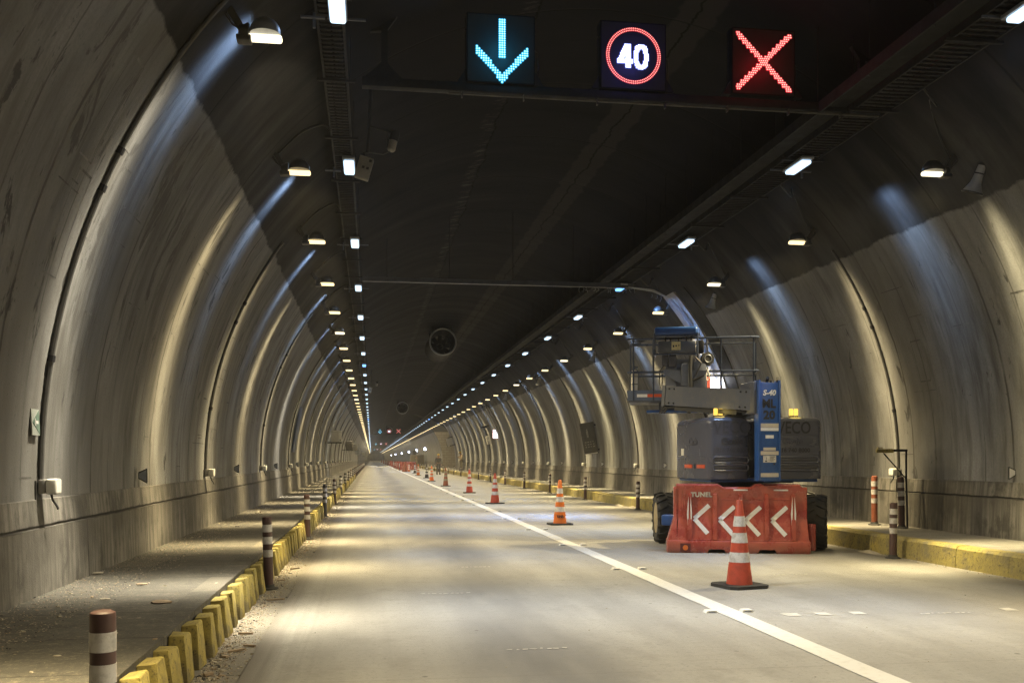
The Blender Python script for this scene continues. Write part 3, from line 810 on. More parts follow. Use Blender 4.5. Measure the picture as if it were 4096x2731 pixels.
for k in range(16):
    y = 8.0 + 7.58 * k
    conduit(-1, y, 5.3 if k == 0 else 4.75, ('dark conduit climbing past the nearest floodlight on the left wall' if k == 0 else ordn(k, 'dark vertical conduit', 'on the left wall')) or 'distant dark conduit past the twelfth on the left wall')
    junction_box(-1, y, ('white drum shaped box nearest on the left wall, cable hanging below' if k == 0 else ordn(k, 'small white box', 'low on the left wall')) or 'tiny distant white box past the twelfth on the left wall')
    wall_reflector(-1, 11.3 + 7.6 * k, ordn(k, 'grey trapezoid reflector', 'low on the left wall') or 'tiny distant grey reflector past the twelfth on the left wall')
    yr = 14.65 + 7.75 * k
    if yr < BAY0:
        conduit(1, yr, 4.7, ordn(k, 'thin dark conduit', 'on the right wall') or 'distant dark conduit past the twelfth on the right wall')
        junction_box(1, yr, ordn(k, 'white box', 'low on the right wall') or 'tiny distant white box past the twelfth on the right wall')
        wall_reflector(1, 11.8 + 7.7 * k, ordn(k, 'white trapezoid reflector', 'low on the right wall') or 'tiny distant white reflector past the twelfth on the right wall')

# arrow plate behind the nearest conduit
def evac_sign():
    root = thing('evacuation_sign', 'small grey green sign with white arrow beside the nearest left conduit', 'sign', (wall_x(1.62, -1) + 0.012, 7.84, 1.62), R(0))
    Mx = Matrix.Rotation(R(-3), 4, 'Y')
    mb = MB(); mb.box((0, -0.085, -0.10), (0.008, 0.085, 0.10), M=Mx); mb.build('panel', M['sign_grey'], root, smooth=False)
    mb = MB(); mb.prism([(-0.072, 0.0), (0.076, 0.09), (0.076, -0.09)], 0.0085, 0.0115, 'x', M=Mx); mb.build('field', M['green_sign'], root, smooth=False)
    mb = MB(); mb.box((0.012, -0.024, -0.028), (0.0135, -0.008, 0.028), M=Mx); mb.box((0.012, -0.007, -0.012), (0.0135, 0.050, 0.012), M=Mx)
    mb.build('arrow', M['refl'], root, smooth=False)
evac_sign()

# ---------------------------------------------------------------- overhead gantry and lane signals
def led_core_halo(name, core, halo, s_core, s_halo):
    return emit(name + '_core', core, s_core), emit(name + '_halo', halo, s_halo)  # second material paints a glowing halo disc around each dot
LED = {'cyan': led_core_halo('led_cyan', (0.50, 0.95, 1.0), (0.0, 0.50, 0.95), 2.2, 1.1),
       'white': led_core_halo('led_white', (0.88, 0.92, 1.0), (0.14, 0.20, 0.95), 2.5, 1.0),
       'red': led_core_halo('led_red', (1.0, 0.58, 0.48), (0.95, 0.0, 0.03), 1.7, 0.9)}
def dots_arrow(n=30):
    pts = []; p = 1.0 / n
    for i in range(n):
        for j in range(n):
            u = (i + 0.5) * p; v = (j + 0.5) * p                      # v from the top
            ok = 0.47 < u < 0.575 and 0.06 < v < 0.65
            for s in (-1, 1):
                # oblique strokes of the head
                if s < 0: t = (u - 0.15) / 0.36
                else: t = (0.885 - u) / 0.36
                if 0 <= t <= 1.02:
                    vc = 0.46 + t * 0.40
                    if vc <= v <= vc + 0.125: ok = True
            if ok: pts.append((u, v))
    return pts
def dots_cross(n=32):
    pts = []; p = 1.0 / n
    for i in range(n):
        for j in range(n):
            u = (i + 0.5 + 0.25 * (j % 2)) * p; v = (j + 0.5) * p
            if 0.07 < u < 0.93 and 0.07 < v < 0.93:
                for a, b in ((u, v), (u, 1 - v)):
                    if abs(a - b) < 0.060: pts.append((u, v)); break
    return pts
def dots_ring():
    pts = []
    for r, n in ((0.405, 92), (0.375, 84)):
        for k in range(n):
            a = 2 * math.pi * k / n; pts.append((0.5 + r * math.cos(a), 0.5 + r * math.sin(a)))
    return pts
def dots_40():
    pts = []; p = 0.0158
    def in4(u, v):
        if 0.385 <= u <= 0.455 and 0.335 <= v <= 0.685: return True          # stem
        if 0.555 <= v <= 0.620 and 0.245 <= u <= 0.482: return True          # bar
        t = (v - 0.335) / 0.285                                              # slanted stroke
        return 0 <= t <= 1 and abs(u - (0.405 - 0.125 * t)) < 0.040
    def in0(u, v):
        a = abs(u - 0.615) / 0.105; b = abs(v - 0.512) / 0.178
        o = a ** 3.2 + b ** 3.2 <= 1
        a2 = abs(u - 0.615) / 0.042; b2 = abs(v - 0.512) / 0.115
        return o and a2 ** 3 + b2 ** 3 > 1
    n = int(1 / p)
    for i in range(n):
        for j in range(n):
            u = (i + 0.5) * p; v = (j + 0.5) * p
            if in4(u, v) or in0(u, v): pts.append((u, v))
    return pts
SZ = 0.775
def dot_mesh(name, pts, size, key, parent, rad, y=-0.001):
    core, halo = LED[key]; mb = MB(); n = 8
    for u, v in pts:
        cx = (u - 0.5) * size; cz = (0.5 - v) * size
        for r, yy, m in ((rad * 2.1, y - 0.001, 1), (rad, y - 0.004, 0)):
            mb.add([(cx + r * math.cos(2 * math.pi * k / n), yy, cz + r * math.sin(2 * math.pi * k / n)) for k in range(n)], [list(range(n))], m)
    return mb.build(name, [core, halo], parent, smooth=False, fixn=False)
def lane_signal(kind, label, loc, group, detail=True):
    root = thing('lane_signal', label, 'lane signal', loc, group=group)
    h = SZ / 2
    mb = MB(); mb.box((-h, 0, -h), (h, 0.16, h), bev=0.006); mb.build('housing', M['panel'], root)
    mb = MB(); mb.box((-h + 0.015, -0.0008, -h + 0.015), (h - 0.015, 0.01, h - 0.015)); mb.build('matrix_face', M['matrix'], root, smooth=False)
    rad = 0.0086
    if kind == 'arrow':
        pa = dots_arrow(); sh = [q for q in pa if 0.47 < q[0] < 0.575 and q[1] < 0.65]
        dot_mesh('arrow_shaft_lights', sh, SZ, 'cyan', root, rad); dot_mesh('arrow_head_lights', [q for q in pa if q not in sh], SZ, 'cyan', root, rad)
    if kind == 'cross': dot_mesh('cross_lights', dots_cross(), SZ, 'red', root, rad)
    if kind == 'limit':
        dot_mesh('ring_lights', dots_ring(), SZ, 'red', root, 0.0058); dot_mesh('number_lights', dots_40(), SZ, 'white', root, 0.0070)
    if detail:
        for s in (-1, 1):
            mb = MB(); mb.prism([(s * (h + 0.004), -h), (s * (h + 0.10), -h), (s * (h + 0.004), -h + 0.16)], 0.02, 0.10, 'y'); mb.build('bracket', M['steel_dark'], root, smooth=False)
            mb = MB(); mb.tube([(s * 0.26, 0.08, h - 0.005), (s * 0.26, 0.08, h + 0.035)], 0.009, 6); mb.tube([(s * (h - 0.002), 0.06, 0.22), (s * (h + 0.02), 0.06, 0.22)], 0.012, 6)
            mb.build('hook', M['steel_dark'], root)
        mb = MB(); mb.tube([(h, 0.1, 0.05), (h + 0.05, 0.1, 0.02), (h + 0.06, 0.12, -0.15), (h + 0.03, 0.1, -0.3), (h + 0.05, 0.1, -0.43)], 0.008, 6); mb.build('cable', M['black'], root)
    if detail:
        c = {'arrow': (0.03, 0.55, 1.0), 'cross': (1.0, 0.01, 0.03), 'limit': (0.20, 0.18, 1.0)}[kind]
        l = bpy.data.objects.new('signal_light', plain_light('signal_light', c, 4.5)); l.location = (0, -0.26, 0); link(l, root)  # added lamp before the panel, tinting its face like glow
    return root
def gantry(y, labels, blab, detail=True):
    zb = 5.45
    root = thing('gantry_beam', blab, 'beam', (0, y, 0))
    mb = MB(); mb.box((-0.10, 0, zb), (6.02, 0.12, zb + 0.095), bev=0.004); mb.build('beam', M['steel_dark'], root)
    for s, x in ((-1, -0.02), (1, 5.96)):
        zt = wall_z(x + (0.22 if s < 0 else -0.22)); d = -s
        mb = MB(); mb.prism([(x - 0.06 * d, zb + 0.1), (x + 0.36 * d, zb + 0.1), (x + 0.20 * d, zb + 0.27), (x + 0.20 * d, zt - 0.10), (x + 0.33 * d, wall_z(x + 0.33 * d) + 0.02), (x - 0.03 * d, wall_z(x - 0.03 * d) + 0.02), (x + 0.13 * d, zt - 0.12), (x + 0.13 * d, zb + 0.27)], 0.03, 0.09, 'y')
        mb.build('bracket', M['steel_dark'], root, smooth=False)
    mb = MB(); mb.tube([(0.85, 0.03, zb - 0.025), (6.0, 0.03, zb - 0.025)], 0.012, 6)
    for x in (1.0, 1.7, 2.55, 3.35, 4.1, 4.85, 5.5): mb.box((x, 0.0, zb - 0.07), (x + 0.012, 0.05, zb))
    mb.build('conduit', M['conduit'], root)
    for (k, x, dz), lab in zip((('arrow', 1.44, 0), ('limit', 2.97, 0.012), ('cross', 4.535, 0.035)), labels):
        lane_signal(k, lab, (x, y - 0.02, zb + 0.097 + dz + SZ / 2), 'lane signals on the overhead beams', detail)
gantry(10.75, ('large lane signal with cyan down arrow on the nearest beam', 'large speed signal with white 40 in a red ring on the nearest beam', 'large lane signal with red cross on the nearest beam'),
       'dark steel cross beam carrying the three large lane signals')
gantry(163, ('small cyan arrow signal on the first distant beam', 'small purple ringed speed signal on the first distant beam', 'small red cross signal on the first distant beam'), 'first distant cross beam with small lane signals', False)
gantry(300, ('tiny cyan arrow signal on the second distant beam', 'tiny speed signal on the second distant beam', 'tiny red cross signal on the second distant beam'), 'second distant cross beam with tiny lane signals', False)
gantry(480, ('faintest cyan arrow signal on the last beam', 'faintest speed signal on the last beam', 'faintest red cross signal on the last beam'), 'last cross beam near the end of the tunnel', False)

def cross_tray():
    y = 21.75; zb = 5.30
    root = thing('cross_beam', 'long bluish cable beam crossing the vault at the fourth strip lights', 'beam')
    mb = MB(); mb.box((-0.2, y, zb), (6.02, y + 0.10, zb + 0.10)); mb.build('channel', M['galv'], root, smooth=False)
    for x in (0.35, 1.75, 3.2, 4.6):
        mb = MB(); mb.tube([(x, y + 0.05, zb), (x, y + 0.05, wall_z(x) + 0.02)], 0.008, 6); mb.build('hanger', M['tray'], root)
    rnd = random.Random(8)
    mb = MB()
    for k in range(16):
        x = 4.7 + rnd.random() * 2.1; z = zb - 0.01 if x < 6.0 else zb - 0.01 - (x - 6.0) * 0.25
        mb.tube([(x, y + 0.02, z), (x + rnd.uniform(-.03, .03), y, z - 0.06), (x + rnd.uniform(-.06, .06), y - 0.02, z - rnd.uniform(.08, .13))], 0.005, 5)
    mb.build('cable_ties', M['lamp_grey'], root)
    mb = MB()
    for k in range(4):
        mb.tube([(5.9, y + 0.02 * k, zb + 0.02), (6.5, y + 0.02 * k, zb - 0.03 - 0.01 * k), (6.9, y + 0.02 * k, zb - 0.22)] + [(wall_x(z, 1, 0.10 + 0.02 * (k % 2)), y + 0.03 * k, z) for z in (4.75, 4.3, 3.8, 3.4, 3.2)], 0.011, 6)
    mb.build('cables', M['lamp_grey'], root)
cross_tray()
def rib(y, w, label, m, proud, z0=1.05, z1=5.2, name='wall_rib'):
    mb = MB(); n = 30; vs = []
    for i in range(n + 1):
        z = z0 + (z1 - z0) * i / n
        for yy, off in ((y, -0.02), (y, proud), (y + w, proud), (y + w, -0.02)): vs.append((wall_x(z, 1, off), yy, z))
    fs = [[4 * i + k, 4 * i + k + 1, 4 * i + k + 5, 4 * i + k + 4] for i in range(n) for k in range(3)]
    fs += [[0, 1, 2, 3], [4 * n + k for k in range(4)]]
    mb.add(vs, fs); return tag(mb.build(name, M[m] if isinstance(m, str) else m, smooth=False), label, 'cover strip')
def pale_concrete():
    t = NT('pale_render'); v = t.obj(); a = t.noise(v, 6, 5, 0.7)
    return t.out(t.mix(t.rng(a, 0.4, 0.7), (0.40, 0.385, 0.36), (0.24, 0.23, 0.21)), 0.7)
PALE = pale_concrete()
rib(21.56, 0.80, 'pale curved cover strip lit bright blue on the right wall', PALE, 0.05)
rib(20.92, 0.60, 'black curved strip beside the blue lit strip on the right wall', 'panel', 0.02)  # plain black band over the lining, next to the pale strip
rib(62.3, 0.45, 'pale pinkish curved strip on the right wall by the orange framed sign', PALE, 0.06, 1.05, 5.0)
rib(BAY0 - 0.75, 0.7, 'pale pinkish arch edge at the mouth of the lay-by', PALE, 0.06, 1.05, 4.9)

# ---------------------------------------------------------------- jet fans
def jet_fan(y, label):
    root = thing('jet_fan', label, 'fan', (CX, y, 6.24), group='jet fans under the crown')
    ro = 0.57
    mb = MB(); n = 32
    prof = [(ro - 0.05, -0.02), (ro + 0.0, -0.05), (ro + 0.02, 0.03), (ro, 0.15), (ro, 2.8), (ro + 0.02, 2.9), (ro - 0.05, 2.95)]
    Mx = Matrix.Rotation(R(-90), 4, 'X')
    mb2 = []
    vs = []; fs = []
    prof2 = prof + [(ro - 0.06, 2.8), (ro - 0.06, 0.1), (ro - 0.05, -0.02)]
    for r, z in prof2:
        for k in range(n):
            a = 2 * math.pi * k / n; vs.append((r * math.cos(a), z, r * math.sin(a)))
    for i in range(len(prof2) - 1):
        for k in range(n):
            fs.append([i * n + k, i * n + (k + 1) % n, (i + 1) * n + (k + 1) % n, (i + 1) * n + k])
    mb.add(vs, fs); mb.build('casing', M['tray'], root)
    mb = MB()
    ring = [((ro - 0.02) * math.cos(2 * math.pi * k / n), -0.05, (ro - 0.02) * math.sin(2 * math.pi * k / n)) for k in range(n + 1)]
    mb.tube(ring, 0.036, 8, cap=False); mb.build('inlet_ring', M['lamp_grey'], root)
    mb = MB(); mb.tube([(0, 1.5, 0), (0, 1.65, 0), (0, 2.4, 0)], [0.05, 0.12, 0.12], 16); mb.build('hub', M['panel'], root)
    mb = MB()
    for k in range(9):
        Q = Matrix.Rotation(2 * math.pi * k / 9, 4, 'Y') @ Matrix.Rotation(R(35), 4, 'Z')
        mb.box((-0.09, 1.8, 0.15), (0.09, 1.82, ro - 0.08), M=Matrix.Translation((0, 0, 0)) @ Matrix.Rotation(2 * math.pi * k / 9, 4, 'Y'))
    mb.build('blades', M['panel'], root, smooth=False)
    for yy in (0.5, 2.4):
        for s in (-1, 1):
            mb = MB(); mb.box((s * 0.42 - 0.02, yy - 0.03, 0.38), (s * 0.42 + 0.02, yy + 0.03, 0.80)); mb.build('suspension', M['steel_dark'], root, smooth=False)
    return root
jet_fan(40.5, 'nearest round jet fan hanging under the dark crown')
jet_fan(93.5, 'second smaller jet fan farther along the crown')
jet_fan(165, 'third tiny jet fan behind the small red cross signal')

# ---------------------------------------------------------------- camera on the left vault
def cctv(x, y, z, label, blab):
    root = thing('cctv_camera', label, 'camera', (x, y, z))
    Mx = Matrix.Rotation(R(14), 4, 'Y')
    mb = MB(); mb.lathe([(0.035, -0.11), (0.052, -0.09), (0.052, 0.10), (0.03, 0.12)], (0, 0, 0), 16, M=Mx); mb.build('body', M['grey_plastic'], root)
    mb = MB(); mb.lathe([(0.058, 0.03), (0.06, 0.12), (0.05, 0.15), (0.01, 0.155)], (0, 0, 0), 16, M=Mx); mb.build('hood', M['steel_dark'], root)
    mb = MB(); mb.tube([(-0.05, 0, 0.13), (-0.075, 0, 0.05), (-0.06, 0, -0.09), (-0.02, 0.0, -0.10)], 0.007, 6); mb.tube([(-0.03, 0, -0.1), (-0.12, 0, -0.15), (-0.30, 0, -0.13)], 0.007, 6); mb.build('cable', M['black'], root)
    px = x - 0.32
    mb = MB(); mb.tube([(-0.32, 0, -0.14), (-0.30, 0, 0.10), (-0.27, 0, wall_z(px) - z + 0.02)], 0.022, 8); mb.tube([(-0.29, 0, 0.2), (-0.02, 0, 0.135)], 0.014, 8)
    mb.build('pole', M['steel_dark'], root)
    b = thing('control_box', blab, 'box', (x - 0.36, y + 0.05, z - 0.32))
    Q = Matrix.Rotation(R(16), 4, 'Y')
    mb = MB(); mb.box((-0.09, -0.05, -0.14), (0.09, 0.05, 0.14), bev=0.008, M=Q); mb.build('case', M['grey_plastic'], b)
    mb = MB()
    for (a, c) in ((-0.01, 0.0), (0.045, 0.0), (0.055, 0.10)): mb.box((a - 0.016, -0.053, c - 0.016), (a + 0.016, -0.0505, c + 0.016), M=Q)
    mb.build('sockets', M['black'], b, smooth=False)
    mb = MB(); mb.tube([(0.0, 0, 0.14), (0.0, 0, 0.20)], 0.018, 8); mb.build('mount', M['steel_dark'], b)
cctv(0.27, 12.3, 5.33, 'pale camera on a bent arm under the vault near the left tray', 'grey box with three sockets hanging by the camera')
cctv(0.30, 52.0, 5.33, 'small distant camera on an arm under the left vault', 'small distant box under the second camera')

# ---------------------------------------------------------------- horn loudspeakers on the right wall
M['horn'] = painted('horn_grey', (0.36, 0.36, 0.36), 0.4, 0.3, 9)
def horn(y, label):
    x = wall_x(4.62, 1) - 0.20
    root = thing('horn_loudspeaker', label, 'loudspeaker', (x, y, 4.72), group='horn loudspeakers on the right wall')
    Mx = Matrix.Rotation(R(12), 4, 'Y') @ Matrix.Rotation(R(18), 4, 'X')
    prof = [(0.045, 0.15), (0.05, 0.09), (0.052, 0.06), (0.055, 0.0), (0.066, -0.06), (0.085, -0.12), (0.115, -0.17), (0.122, -0.175), (0.115, -0.165), (0.06, -0.05)]
    mb = MB(); mb.lathe(prof, (0, 0, 0), 22, M=Mx); mb.build('horn', M['horn'], root)
    mb = MB(); ring = [Mx @ Vector((0.119 * math.cos(2 * math.pi * k / 22), 0.119 * math.sin(2 * math.pi * k / 22), -0.175)) for k in range(23)]
    mb.tube(ring, 0.010, 6, cap=False); mb.build('rim', M['black'], root)
    mb = MB(); mb.lathe([(0.05, 0.15), (0.052, 0.18), (0.035, 0.19)], (0, 0, 0), 16, M=Mx); mb.lathe([(0.06, 0.045), (0.06, 0.06)], (0, 0, 0), 16, M=Mx)
    mb.tube([(0.05, 0, 0.05), (0.15, 0, 0.07), (0.20 + 0.12, 0, 0.10)], 0.016, 6); mb.tube([(0.03, 0, 0.16), (0.15, 0, 0.12)], 0.012, 6); mb.build('bracket', M['black'], root)
for k, (y, l) in enumerate(((10.7, 'large grey horn loudspeaker at the right paint edge, nearest'), (19.8, 'grey horn loudspeaker beside the black strip'), (31.0, 'blue lit horn loudspeaker, third along the right wall'),
                            (41.5, 'fourth small horn loudspeaker along the right wall'), (52, 'fifth small horn loudspeaker along the right wall'), (62, 'sixth tiny horn loudspeaker along the right wall'))): horn(y, l)

# ---------------------------------------------------------------- wall signs and lit boxes
def lit_box(side, x, y, z, w_, h_, label, glass, frame, name='emergency_sign', grp=None):
    root = thing(name, label, 'sign', (x, y, z), group=grp)
    mb = MB(); mb.box((-w_ / 2, 0, -h_ / 2), (w_ / 2, 0.14, h_ / 2), bev=0.01); mb.build('frame', frame, root)
    mb = MB(); mb.box((-w_ / 2 + 0.035, -0.006, -h_ / 2 + 0.04), (w_ / 2 - 0.035, -0.0005, h_ * 0.20)); mb.box((-w_ / 2 + 0.035, -0.006, h_ * 0.27), (w_ / 2 - 0.035, -0.0005, h_ / 2 - 0.03)); mb.build('lit_panel', glass, root, smooth=False)
    mb = MB(); xx = wall_x(z, side) - x; mb.tube([(0, 0.07, h_ / 2 - 0.02), (0, 0.07, h_ / 2 + 0.05), (xx, 0.07, h_ / 2 + 0.07)], 0.015, 6); mb.build('arm', M['steel_dark'], root)
    l = bpy.data.objects.new('sign_light', plain_light('sign_light', (0.9, 0.92, 1.0), 10)); l.location = (0, -0.25, 0); link(l, root)
    return root
lit_box(1, 8.05, 21.9, 3.13, 0.30, 0.36, 'bright white sign box in a red frame behind the lift boom', M['e_sign'], M['orange_red'])
lit_box(1, 8.20, 63.6, 2.98, 0.46, 0.60, 'bright white sign box in an orange frame on the far right wall', M['e_sign'], M['cone_orange'])
for k, y in enumerate((148, 176, 212, 262, 330, 400)):
    x = 8.15; z = 2.85
    root = thing('wall_light', '%s small bluish white light low on the far right wall' % ORD[k], 'lamp', (x, y, z), group='small bluish lights low on the far right wall')
    mb = MB(); mb.box((-0.2, 0, -0.22), (0.2, 0.15, 0.22), bev=0.03); mb.build('housing', M['lamp_grey'], root)
    mb = MB(); mb.box((-0.17, -0.02, -0.19), (0.17, -0.001, 0.19), bev=0.005); mb.build('lens', M['e_flood'], root)
    mb = MB(); mb.tube([(0.1, 0.08, 0), (wall_x(z, 1) - x + 0.02, 0.08, 0)], 0.03, 6); mb.build('arm', M['steel_dark'], root)
def info_plate():
    y = 35.4; root = thing('information_panel', 'tall dark grey panel with faint white symbols on the right wall', 'sign', (wall_x(2.15, 1) - 0.10, y, 2.15))
    Q = Matrix.Rotation(R(-10), 4, 'Y') @ Matrix.Rotation(R(-28), 4, 'Z')
    mb = MB(); mb.box((-0.55, 0, -0.60), (0.0, 0.07, 0.60), bev=0.02, M=Q); mb.build('panel', M['conduit'], root)
    mb = MB(); rnd = random.Random(6)
    mb.tube([Q @ Vector((-0.30, -0.004, 0.33)), Q @ Vector((-0.30, -0.001, 0.33))], 0.03, 10); mb.box((-0.335, -0.005, 0.16), (-0.265, -0.001, 0.29), M=Q); mb.box((-0.33, -0.005, 0.04), (-0.307, -0.001, 0.16), M=Q); mb.box((-0.293, -0.005, 0.04), (-0.27, -0.001, 0.16), M=Q)
    for r in range(3):
        for k in range(4): mb.box((-0.45 + k * 0.1, -0.005, -0.15 - r * 0.09), (-0.45 + k * 0.1 + rnd.uniform(.03, .07), -0.001, -0.12 - r * 0.09), M=Q)
    mb.build('symbols', M['grey_plastic'], root, smooth=False)
    mb = MB(); mb.box((-0.52, -0.01, -0.595), (-0.02, -0.001, -0.56), M=Q); mb.build('sill', M['refl'], root, smooth=False)
    mb = MB(); mb.box((-0.3, 0.07, -0.5), (0.25, 0.11, -0.44), M=Q); mb.box((-0.3, 0.07, 0.44), (0.25, 0.11, 0.5), M=Q); mb.build('brackets', M['steel_dark'], root, smooth=False)
info_plate()
def number_plate():
    y = 67.5; root = thing('number_plate', 'small white plate with tall black characters on the right wall', 'sign', (wall_x(2.7, 1) - 0.03, y, 2.7))
    Q = Matrix.Rotation(R(-14), 4, 'Y') @ Matrix.Rotation(R(-40), 4, 'Z')
    mb = MB(); mb.box((-0.34, 0, -0.30), (0.0, 0.02, 0.30), M=Q); mb.build('panel', M['white_plastic'], root, smooth=False)
    mb = MB()
    for k in range(4):
        z = 0.22 - k * 0.13; mb.box((-0.28, -0.004, z - 0.10), (-0.25, -0.001, z), M=Q); mb.box((-0.25, -0.004, z - 0.02), (-0.08, -0.001, z), M=Q)
        if k != 1: mb.box((-0.25, -0.004, z - 0.10), (-0.08, -0.001, z - 0.08), M=Q)
    mb.build('characters', M['black'], root, smooth=False)
number_plate()
def light_board():
    y = BAY0 - 1.2; root = thing('light_board', 'white board on black clamps at the pinkish arch edge', 'sign', (wall_x(3.05, 1) - 0.45, y, 3.05), 0)
    Q = Matrix.Rotation(R(-16), 4, 'Y')
    mb = MB(); mb.box((-0.32, 0, -0.42), (0.28, 0.08, 0.38), bev=0.01, M=Q); mb.build('board', M['white_plastic'], root)
    for z in (-0.42, 0.40):
        mb = MB(); mb.box((-0.1, -0.03, z - 0.04), (0.55, 0.12, z + 0.06), M=Q); mb.build('clamp', M['black'], root, smooth=False)
    mb = MB(); mb.box((-0.36, -0.01, -0.45), (-0.32, 0.09, 0.40), M=Q); mb.build('edge', M['black'], root, smooth=False)
light_board()
def bracket_mess():
    root = thing('bracket_arms', 'dark arms and pale loose fittings high on the far right wall', 'bracket', (7.6, 66.0, 4.2))
    mb = MB(); mb.box((-0.75, -0.05, 0.35), (-0.30, 0.05, 0.55), M=Matrix.Rotation(R(40), 4, 'Y')); mb.build('pale_fitting', M['white_plastic'], root, smooth=False)
    mb = MB(); mb.tube([(-0.15, 0, 0.75), (0.15, 0, 0.45), (0.05, 0, 0.25), (0.30, 0, 0.15), (0.25, 0, -0.05), (0.42, 0, -0.25)], 0.035, 6); mb.build('loose_tray', M['galv'], root)
    mb = MB(); mb.tube([(-0.15, 0, -0.70), (0.25, 0, -0.68), (0.62, 0, -0.30)], 0.06, 6); mb.tube([(0.1, 0, -0.62), (0.70, 0, -0.55)], 0.05, 6); mb.tube([(0.4, 0.0, -0.45), (0.9, 0, -0.2)], 0.05, 6); mb.build('arm', M['black'], root)
bracket_mess()
def cabinet(x, y, z, w_, h_, label, m, thick=0.35):
    root = thing('sign_cabinet', label, 'cabinet', (x, y, z)); t = 0.07
    mb = MB(); mb.box((-w_ / 2, 0, h_ / 2 - t * 1.6), (w_ / 2, thick, h_ / 2), bev=0.015); mb.box((w_ * 0.12, 0, -h_ / 2), (w_ / 2, thick, h_ / 2 - t * 1.6), bev=0.01); mb.box((-w_ / 2, 0.05, -h_ / 2), (w_ * 0.12, thick, h_ / 2 - t * 1.6))
    mb.build('case', m, root)
    mb = MB(); mb.box((-w_ / 2 - 0.12, -0.05, -h_ / 2 - 0.06), (w_ / 2, thick, -h_ / 2 - 0.004)); xx = wall_x(z, -1) - x; mb.box((xx - 0.05, 0.1, -h_ / 2 - 0.06), (-w_ / 2 - 0.12, 0.2, -h_ / 2 - 0.01)); mb.build('shelf', M['steel_dark'], root, smooth=False)
    mb = MB(); mb.box((w_ * 0.32, -0.004, -h_ * 0.38), (w_ * 0.40, -0.0005, -h_ * 0.28)); mb.build('label_plate', M['conduit'], root, smooth=False)
cabinet(-1.95, 55.5, 2.62, 0.58, 0.66, 'white cabinet with open front on a bracket at the left wall', M['white_plastic'])
cabinet(-1.85, 84.0, 2.50, 0.62, 0.70, 'dull grey cabinet behind the white cabinet on the left wall', M['grey_plastic'])
cabinet(-1.62, 98.0, 2.52, 0.46, 0.62, 'small white cabinet just past the dull grey one', M['white_plastic'])
cabinet(-1.45, 178.0, 2.26, 0.5, 0.6, 'tiny distant white cabinet at the left wall', M['white_plastic'])
def blue_plate():
    y = 32.0; root = thing('wall_panel', 'narrow slate blue panel standing out from the left wall', 'panel', (wall_x(2.3, -1) + 0.02, y, 2.3))
    Q = Matrix.Rotation(R(10), 4, 'Y'); mb = MB(); mb.box((0, 0, -0.75), (0.05, 1.1, 0.75), bev=0.01, M=Q); mb.build('panel', painted('slate_blue', (0.07, 0.09, 0.15), 0.5, 0.3), root)
    mb = MB(); mb.box((-0.08, 0.3, -0.5), (-0.001, 0.36, -0.45), M=Q); mb.box((-0.08, 0.3, 0.45), (-0.001, 0.36, 0.5), M=Q); mb.build('bracket', M['steel_dark'], root, smooth=False)
blue_plate()
def round_sign(x, y, z, label, face, rim_m):
    root = thing('round_sign', label, 'sign', (x, y, z)); n = 28; r = 0.40
    mb = MB(); mb.tube([(0, 0, 0), (0, 0.03, 0)], r, n); mb.build('disc', rim_m, root)
    mb = MB(); mb.tube([(0, -0.004, 0), (0, -0.001, 0)], r * 0.86, n); mb.build('face', face, root)
    mb = MB(); mb.box((-0.10, -0.008, -0.26), (0.10, -0.005, -0.2)); mb.box((-0.07, -0.008, 0.12), (0.07, -0.005, 0.2)); mb.box((-0.12, -0.008, -0.06), (0.12, -0.005, 0.02)); mb.build('mark', M['black'], root, smooth=False)
    mb = MB(); mb.tube([(0, 0.05, -z + 0.28), (0, 0.05, 0.35)], 0.03, 8); mb.build('post', M['steel_dark'], root)
round_sign(-1.5, 112.0, 2.2, 'pale round sign on a post beyond the left cabinets', M['lamp_grey'], M['lamp_grey'])
round_sign(7.75, 174.0, 2.5, 'dark rimmed round sign on a post by the far right wall', M['conduit'], M['black'])

# ---------------------------------------------------------------- yellow armed pipe bracket on the right sidewalk
def pole_arm():
    root = thing('pipe_bracket', 'thin dark pipe with yellow cross arm against the right wall', 'bracket', (8.28, 14.05, SW_R))
    h = 1.22
    mb = MB(); mb.tube([(0.02, 0, 0), (0.0, 0, 0.75), (0, 0, h)], 0.016, 8); mb.build('pole', M['steel_dark'], root)
    mb = MB(); mb.box((-0.33, -0.02, h - 0.035), (0.01, 0.02, h)); mb.build('arm', M['steel_dark'], root, smooth=False)
    mb = MB(); mb.box((-0.50, -0.024, h - 0.055), (-0.22, 0.024, h + 0.005), bev=0.006); mb.box((-0.48, -0.02, h + 0.012), (-0.40, 0.02, h + 0.03)); mb.build('yellow_sleeve', M['yellow'], root)
    mb = MB(); mb.tube([(-0.38, 0, h - 0.06), (0.0, 0, h - 0.46)], 0.010, 6); mb.build('brace', M['steel_dark'], root)
pole_arm()

